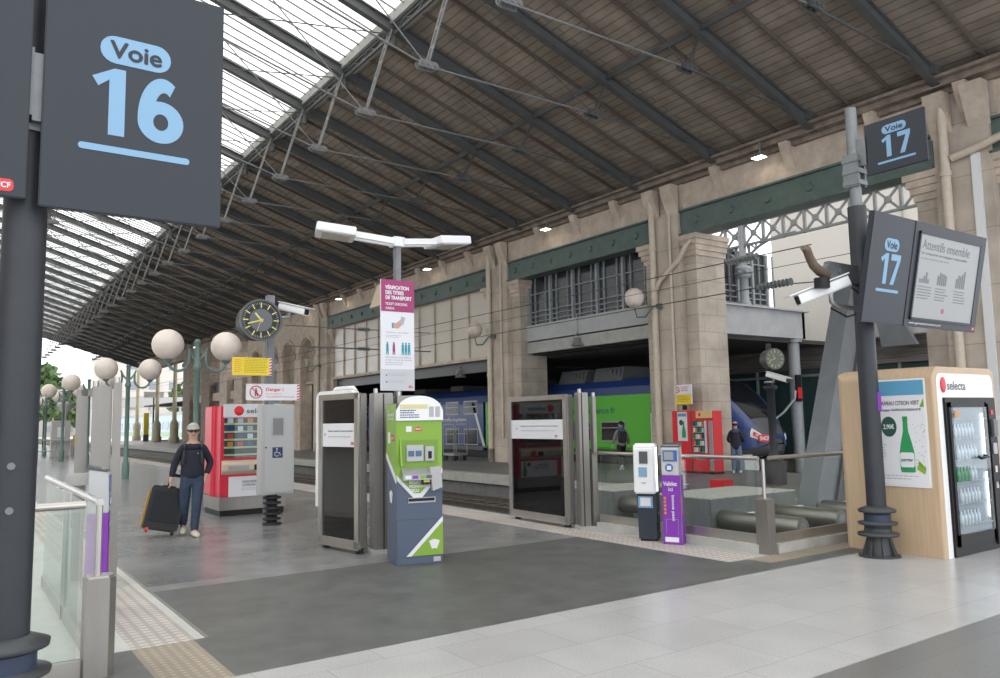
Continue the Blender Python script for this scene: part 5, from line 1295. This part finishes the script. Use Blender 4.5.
def person(loc, rz, sc_, lbl, pose, top, trousers, shoes, extras, long_top=0):
    t = thing('person', lbl, 'person', loc, rz); t.scale = (sc_,) * 3
    P = pose
    pel, che, nck = (0, 0, .93), (0, .0, 1.22), (0, .01, 1.42)
    body = [[(*pel, .10), (*che, .11), (*nck, .06), (0, -.002, 1.49, .05), (0, -.018, 1.555, (.068, .085)), (0, -.012, 1.62, (.090, .105)), (0, -.005, 1.69, (.092, .105)), (0, 0, 1.735, .06)]]
    for s, k in ((-1, 'R'), (1, 'L')):
        body.append([(*nck, .06), (s * .15, .01, 1.40, .05), (*P['el' + k], .036), (*P['wr' + k], .025)])
        d = Vector(P['hd' + k]); body += hand(P['wr' + k], d, -s)
        body.append([(*pel, .10), (s * .095, 0, .86, .08), (*P['kn' + k], .05), (*P['an' + k], .035), (*(Vector(P['an' + k]) + Vector(P['ft' + k]) * .6), .03)])
    skinned('body', body, m_skin, t, 1)
    arm = lambda s, k: [(*nck, .085), (s * .155, .01, 1.385, .066), (*P['el' + k], .062), (*(Vector(P['wr' + k]).lerp(Vector(P['el' + k]), .06)), .044)]
    skinned('sweater' if not long_top else 'jacket', [[(0, 0, .86 - long_top, (.20, .15)), (0, 0, .98, (.195, .145)), (0, 0, 1.10, (.19, .14)), (*che, (.20, .145)), (0, .005, 1.36, (.17, .11)), (*nck, .08), (0, 0, 1.455, .065)], arm(-1, 'R'), arm(1, 'L')], top, t)
    leg = lambda s, k: [(0, 0, .93, (.175, .13)), (s * .09, 0, .84, .11), (*P['kn' + k], .082), (*(Vector(P['an' + k]) + Vector((0, 0, -.02))), .066)]
    skinned('trousers', [[(0, 0, 1.04, (.16, .12)), (0, 0, .93, (.175, .13))], leg(-1, 'R'), leg(1, 'L')], trousers, t)
    for k in 'RL':
        a = Vector(P['an' + k]); f = Vector(P['ft' + k]); h = a - f.normalized() * .07; e = a + f * 1.05
        b = MB(); rr = []
        for u, w_, hh in ((0, .036, .085), (.15, .046, .10), (.4, .052, .095), (.7, .058, .07), (.92, .048, .058), (1, .026, .035)):
            c = h.lerp(e, u); c.z = h.z + (e.z - h.z) * u - .075; sdv = f.cross(Vector((0, 0, 1))).normalized(); up = Vector((0, 0, 1))
            rr.append([c + sdv * (w_ * math.cos(q * PI / 5)) + up * (hh / 2 + hh / 2 * math.sin(q * PI / 5) * (1 if math.sin(q * PI / 5) > 0 else 1)) for q in range(10)])
        b.loft(rr); b.build('shoe', shoes, t)
    extras(t); return t
def face(t, glasses=False):
    b = MB(); b.ball((0, -.118, 1.612), .018, 8, (.7, 1, 1.5)); b.build('nose', m_skin, t)
    for s in (-1, 1):
        MB().ball((s * .088, .0, 1.62), .022, 8, (.4, .8, 1.3)).build('ear', m_skin, t)
        MB().ball((s * .034, -.104, 1.64), .012, 8, (1.3, .5, .8)).build('eye', m_black, t)
        MB().box((s * .032 - .017, -.116, 1.662), (s * .032 + .017, -.098, 1.670)).build('eyebrow', m_hair, t)
    MB().box((-.024, -.112, 1.568), (.024, -.09, 1.577)).build('mouth', M('lip', (.36, .12, .10), .6), t)
    if glasses:
        b = MB()
        for s in (-1, 1): b.tube([(s * .034 + .026 * math.cos(k * PI / 6), -.122, 1.64 + .02 * math.sin(k * PI / 6)) for k in range(13)], .005, 6)
        b.tube([(-.01, -.124, 1.645), (.01, -.124, 1.645)], .005, 6)
        for s in (-1, 1): b.tube([(s * .06, -.118, 1.645), (s * .09, 0, 1.645)], .003, 6)
        b.build('glasses', m_black, t)
def hair_cap(t, mat, z=1.655, r=.098, name='hair'):
    rr = []
    for k in range(8):
        a = PI / 2 * k / 7; rr.append([Vector((r * math.cos(a) * math.cos(q * PI / 8) * .95, .01 + r * 1.05 * math.cos(a) * math.sin(q * PI / 8), z + r * 1.0 * math.sin(a) - (.035 * max(0, math.sin(q * PI / 8))) * math.cos(a))) for q in range(16)])
    rr[-1] = [v.lerp(Vector((0, .01, z + r)), .9) for v in rr[-1]]
    return MB().loft(rr).build(name, mat, t)
def man_extras(t):
    face(t, True); hair_cap(t, m_hair, 1.635, .096)
    cp = hair_cap(t, m_cap, 1.672, .106, 'cap')
    b = MB(); b.loft([[Vector((w_ * math.cos(a), -.085 - .095 * math.sin(a) * k, 1.690 - .016 * k + h_)) for a in [PI * q / 10 for q in range(11)] for h_ in (0,)] + [Vector((w_ * math.cos(a), -.085 - .095 * math.sin(a) * k, 1.680 - .016 * k)) for a in [PI * q / 10 for q in range(10, -1, -1)]] for k, w_ in ((0, .085), (1, .08))]); b.build('cap_brim', m_cap, cp)
    b = MB(); b.loft([[Vector(v) for v in r] for r in (rrect3(-.15, .15, 1.02, 1.42, .06, .12), rrect3(-.13, .13, 1.04, 1.40, .06, .25))]); bp = b.build('backpack', m_bag, t)
    for s in (-1, 1):
        MB().tube([(s * .12, .10, 1.43), (s * .125, .0, 1.475), (s * .125, -.10, 1.42), (s * .13, -.135, 1.30), (s * .14, -.11, 1.15), (s * .15, .06, 1.06)], .018, 8).build('shoulder_strap', m_bag, bp)
    MB().box((.07, -.135, 1.285), (.085, -.128, 1.292)).build('chest_logo', m_whitep, t)
def rrect3(x0, x1, z0, z1, r, y): return [(x, y, z) for x, z in rrect(x0, x1, z0, z1, r, 4)]
pose_m = dict(elR=(-.265, .04, 1.13), wrR=(-.315, .02, .90), hdR=(-.05, 0, -1), elL=(.275, .07, 1.13), wrL=(.205, -.03, .93), hdL=(-.25, -.2, -1),
              knR=(-.11, .02, .50), anR=(-.125, .20, .14), ftR=(.0, -.2, -.03), knL=(.07, -.10, .49), anL=(.04, -.15, .08), ftL=(.05, -.2, 0))
person((3.23, 13.25, 0), -13, 1.0, 'person in cap, glasses and navy sweater walking with a suitcase', pose_m, m_navy, m_trous, m_shoe, man_extras)
# suitcase
t = thing('suitcase', 'black and mustard wheeled suitcase pulled along by the person in the cap', 'suitcase', (2.77, 13.42, 0), -5)
t.scale = (1.12, 1.12, 1.08)
tilt = Matrix.Rotation(math.radians(-12), 3, 'X') @ Matrix.Rotation(math.radians(13), 3, 'Y')
def tl(b): b.v = [tuple(tilt @ Vector(v) + Vector((0, 0, .05))) for v in b.v]; return b
tl(MB().loft([rrect3(-.23, .23, .04, .66, .05, y) for y in (-.14, .02)], False)).build('shell', m_black, t)
tl(MB().loft([rrect3(-.25, .2, .06, .64, .05, y) for y in (.02, .15)], False)).build('mustard_front', m_mustard, t)
tl(MB().box((-.18, -.15, .15), (.18, -.14, .58))).build('back_panel', M('suitcase_panel', (.012, .014, .018), .6, spec=.25), t)
h = tl(MB().tube([(-.03, -.12, .64), (-.03, -.12, .84), (.15, -.12, .84), (.15, -.12, .64)], .012, 8)).build('pull_handle', m_black, t)
tl(MB().box((-.05, -.14, .82), (.17, -.10, .86))).build('grip', m_rubber, h)
for x_ in (-.17, .17): tl(MB().cyl((x_ - .02, -.10, .03), (x_ + .02, -.10, .03), .045, n=14)).build('wheel', m_wred if x_ < 0 else m_rubber, t)
tl(MB().tube([(-.1, 0, .655), (-.08, 0, .69), (.08, 0, .69), (.1, 0, .655)], .012, 8)).build('carry_handle', m_black, t)
tl(MB().box((.225, -.05, .3), (.25, .0, .44))).build('luggage_tag', m_bag, t)

pose_s = dict(elR=(-.25, .02, 1.13), wrR=(-.20, -.14, 1.02), hdR=(.1, -1, -.2), elL=(.25, .02, 1.13), wrL=(.20, -.14, 1.02), hdL=(-.1, -1, -.2),
              knR=(-.10, -.01, .50), anR=(-.11, .02, .08), ftR=(-.02, -.2, 0), knL=(.10, -.01, .50), anL=(.11, .0, .08), ftL=(.02, -.2, 0))
def e2(t):
    face(t); hair_cap(t, m_hair, 1.62, .10)
    b = MB(); b.loft([[Vector((.12 * math.cos(q * PI / 6) * s, .08 + .05 * math.sin(q * PI / 6) * s, z)) for q in range(12)] for z, s in ((1.36, 1), (1.44, 1.05), (1.49, .8))]); b.build('hood', M('hood_blue', (.05, .09, .14), .8), t)
person((19.75, 15.75, 0), 128, .90, 'person in navy hooded jacket and jeans standing by the far vending machine', pose_s, M('navy_jacket', (.012, .016, .03), .7), M('jeans', (.13, .21, .32), .8), m_whitep, e2, .12)
pose_w = dict(elR=(-.25, .06, 1.13), wrR=(-.27, -.02, .90), hdR=(0, -.2, -1), elL=(.25, .0, 1.13), wrL=(.27, -.12, .92), hdL=(0, -.3, -1),
              knR=(-.08, -.10, .50), anR=(-.08, -.16, .08), ftR=(0, -.2, 0), knL=(.09, .05, .50), anL=(.09, .26, .17), ftL=(0, -.17, -.10))
def e3(t):
    face(t); hair_cap(t, m_black, 1.65, .105, 'beanie')
    MB().lathe((0, .0, 0), [(.09, 1.42), (.12, 1.45), (.11, 1.52), (.08, 1.54)], 14).build('scarf', M('scarf_blue', (.03, .13, .33), .8), t)
    bp = MB().loft([[Vector(v) for v in rrect3(-.15, .15, .98, 1.40, .07, .11)], [Vector(v) for v in rrect3(-.13, .13, 1.0, 1.38, .07, .27)]]).build('backpack', m_black, t)
    for s in (-1, 1): MB().tube([(s * .11, .12, 1.40), (s * .12, .0, 1.46), (s * .12, -.11, 1.36), (s * .14, -.08, 1.12)], .018, 8).build('shoulder_strap', m_black, bp)
person((18.45, 19.4, 0), 155, .93, 'person in grey jacket, beanie and blue scarf with black backpack walking away', pose_w, M('grey_jacket', (.23, .21, .19), .8), m_black, m_whitep, e3, .05)

# ================================================================== DISTANT PLATFORM AND OUTDOORS
t = thing('ticket_kiosk', 'small grey distant kiosk with hanging bin left of the steel frame', 'kiosk', (5.6, 54.5, 0))
MB().box((-.5, 0, 0), (.5, .7, 2.2)).build('cabinet', m_bldgg, t, .02); MB().box((-.2, -.03, 1.2), (.2, 0, 1.8)).build('white_notice', m_whitep, t); MB().box((-.5, -.2, .95), (.5, 0, 1.02)).build('shelf', m_galv, t)
b = MB(); b.lathe((.2, .2, 0), [(.1, 2.2), (.12, 2.6), (.45, 3.1), (.45, 3.3), (.1, 3.35)], 10); b.build('hopper', m_bldgg, t)
t = thing('steel_pole', 'thin black pole standing far behind next to the grey distant kiosk', 'pole', (5.9, 68, 0)); MB().cyl((0, 0, 0), (0, 0, 4.3), .13, n=10).build('shaft', m_black, t); MB().cyl((0, 0, 4.3), (0, 0, 4.6), .25, n=10).build('head', m_black, t)
t = thing('yellow_bin', 'yellow and grey bin on the platform beside the left steel columns', 'bin', (6.7, 57, 0)); MB().box((-.3, -.2, 0), (.3, .2, 1.0)).build('body', m_bldgg, t, .03); MB().box((-.2, -.21, .6), (.2, -.2, 1.3)).build('yellow_door', m_yel, t)
t = thing('steel_railing', 'distant thin steel railing in front of the grey kiosk', 'railing', (3.2, 50, 0))
for z in (.5, 1.1): MB().cyl((0, 0, z), (2.6, 0, z), .03, n=6).build('rail', m_galv, t)
for k in range(4): MB().cyl((.85 * k, 0, 0), (.85 * k, 0, 1.1), .03, n=6).build('upright', m_galv, t)
m_ycol = M('yellowed_iron', (.36, .33, .22), .6, noise=.15)
for X, Y, lb in ((19.5, 88, 'first'), (19.6, 97, 'second'), (20.2, 112, 'third'), (21, 135, 'fourth')):
    t = thing('iron_column', {'first': 'cream iron column with heavy base, nearest beyond the dark piers', 'second': 'cream iron column with heavy base, second beyond the dark piers', 'third': 'cream iron column beside the distant yellow post', 'fourth': 'farthest cream iron column near the green lamp post'}[lb], 'column', (X, Y, 0))
    b = MB(); b.lathe((0, 0, 0), [(.55, 0), (.55, .5), (.42, .7), (.45, 2.0), (.3, 2.3), (.22, 2.5), (.20, 9.3)], 12); b.build('shaft', m_ycol, t)
t = thing('yellow_post', 'bright yellow distant post on the far platform between two columns', 'post', (19.6, 103, 0)); MB().box((-.3, -.2, 0), (.3, .2, .8)).build('base', m_trgrey, t); MB().box((-.28, -.18, .8), (.28, .18, 3.4)).build('body', m_yel, t)
t = thing('platform_sign', 'distant dark sign post on the far platform left of the piers', 'platform sign', (20.0, 101, 0)); MB().cyl((0, 0, 0), (0, 0, 5.4), .1, n=8).build('post', m_trgrey, t); MB().box((-1.1, -.1, 5.2), (1.1, .1, 5.9)).build('board', m_bldgg, t)
def mbox_thing(name, lbl, cat, loc, rz, parts):
    t = thing(name, lbl, cat, loc, rz)
    for nm, a, c, mt in parts: MB().box(a, c).build(nm, mt, t)
    return t
m_paleblue = M('pale_train_blue', (.42, .52, .58), .3)
tt = thing('commuter_train', 'pale blue and green distant train seen outdoors beyond the columns', 'train', (29, 108, -.7))
MB().box((0, 0, 0), (2.9, 75, 4.2)).build('body', m_paleblue, tt, .2); MB().box((-.03, 0, .9), (0, 75, 1.5)).build('green_band', M('pale_green', (.35, .52, .33), .5), tt)
for k in range(20): MB().box((-.05, 1 + k * 3.7, 2.0), (0, 3.4 + k * 3.7, 3.2)).build('window_pane', M('pale_glass', (.25, .33, .38), .2), tt)
MB().box((.3, 0, 4.2), (2.6, 75, 4.7)).build('roof', m_bldgg, tt)
def house(x, y, wd, dp, h, lbl, mat, roof=True, nfl=4, nw=6):
    t = thing('apartment_building', lbl, 'building', (x, y, -1.2))
    MB().box((0, 0, 0), (wd, dp, h)).build('wall', mat, t)
    if roof: MB().prism([(-.5, h), (wd + .5, h), (wd * .8, h + 4), (wd * .2, h + 4)], -.5, dp, 'y').build('roof', m_bldgg, t)
    for i in range(nfl):
        for j in range(nw):
            a = wd * (j + .3) / nw; z = h * (i + .35) / nfl; MB().box((a, -.1, z), (a + wd * .4 / nw, 0, z + h * .4 / nfl)).build('window', M('far_window', (.28, .31, .34), .4), t)
    return t
m_h1 = M('pale_facade', (.62, .58, .54), .8, noise=.1, scale=.2); m_h2 = M('cream_facade', (.58, .53, .45), .8, noise=.1, scale=.2)
house(36, 255, 34, 20, 24, 'pale distant apartment block beyond the roof end, left half', m_h1)
house(72, 262, 36, 20, 21, 'cream distant apartment block right of the pale block', m_h2)
house(14, 300, 22, 20, 15, 'low grey distant building seen near the big left pole', m_bldgg, True, 3, 4)
t = thing('footbridge', 'distant grey metal footbridge over the outdoor tracks', 'bridge', (24, 185, 0))
MB().box((0, 0, 6.0), (45, 3, 8.2)).build('deck', m_bldgg, t)
for k in range(8): MB().box((k * 6, 0, -1.2), (k * 6 + .4, .5, 6.0)).build('leg', m_galv, t)
def tree(x, y, h, r, lbl):
    t = thing('leafy_tree', lbl, 'tree', (x, y, -1.2))
    MB().cyl((0, 0, 0), (0, 0, h * .5), .3, .2, 8).build('trunk', M('bark', (.10, .08, .06), .9), t)
    rd = random.Random(int(x * 7 + y)); b = MB()
    for k in range(420):
        a = rd.random() * 2 * PI; u = rd.uniform(-1, 1); q = r * rd.uniform(.6, 1) ; sx = math.sqrt(1 - u * u)
        c = Vector((q * sx * math.cos(a), q * sx * math.sin(a), h * .65 + q * u * 1.1)); d1 = Vector((rd.uniform(-1, 1), rd.uniform(-1, 1), rd.uniform(-1, 1))).normalized() * r * .17; d2 = d1.cross(Vector((rd.uniform(-1, 1), rd.uniform(-1, 1), rd.uniform(-1, 1)))).normalized() * r * .17
        b.add([c - d1, c + d2, c + d1, c - d2], [(0, 1, 2, 3)])
    b.build('foliage', m_leaf, t)
tree(16, 200, 17, 6, 'green distant tree behind the left steel columns')
tree(55, 235, 15, 5, 'green distant tree between the cream iron columns')
tree(25, 230, 13, 5, 'green distant tree near the outdoor train')
tag(MB().box((-10, 150, 0), (12, 151, 1.1)).build('hedge', m_leaf), 'low green hedge far away at the end of the left platform', 'hedge')
# overhead line mast outdoors
t = thing('catenary_mast', 'distant steel catenary portal mast against the white sky', 'mast', (8, 170, 0))
MB().cyl((0, 0, 0), (0, 0, 11), .15, n=6).build('post', m_galv, t); MB().box((-12, -.1, 8.8), (18, .1, 9.1)).build('cross_beam', m_galv, t); MB().cyl((18, 0, -1), (18, 0, 11), .15, n=6).build('post', m_galv, t)

# look-alikes share a group phrase
for o in list(C.objects):
    if o.parent or 'category' not in o: continue
    n = o.name.split('.')[0]
    g = {'globe_lamp_post': 'double globe lamp posts in a row', 'bracket_lamp': 'wall lamps on the piers', 'pendant_lamp': 'bell lamps in the openings', 'leafy_tree': 'trees beyond the station',
         'apartment_building': 'distant apartment blocks', 'iron_column': 'cream iron columns outdoors', 'buffer_cylinder': 'steel buffer cylinders', 'riveted_girder': 'green girders over the bays',
         'drain_pipe': 'drain pipes on the piers', 'overhead_wire': 'overhead wires', 'railway_track': 'railway tracks', 'ticket_validator': 'ticket validators by the barriers',
         'steel_gate_column': 'steel columns of the platform gates', 'glass_barrier': 'glass barriers at the track ends', 'advert_screen': 'black glass screens of the gates', 'barrier_post': 'corner posts of the barriers'}.get(n)
    if g and 'group' not in o: o['group'] = g
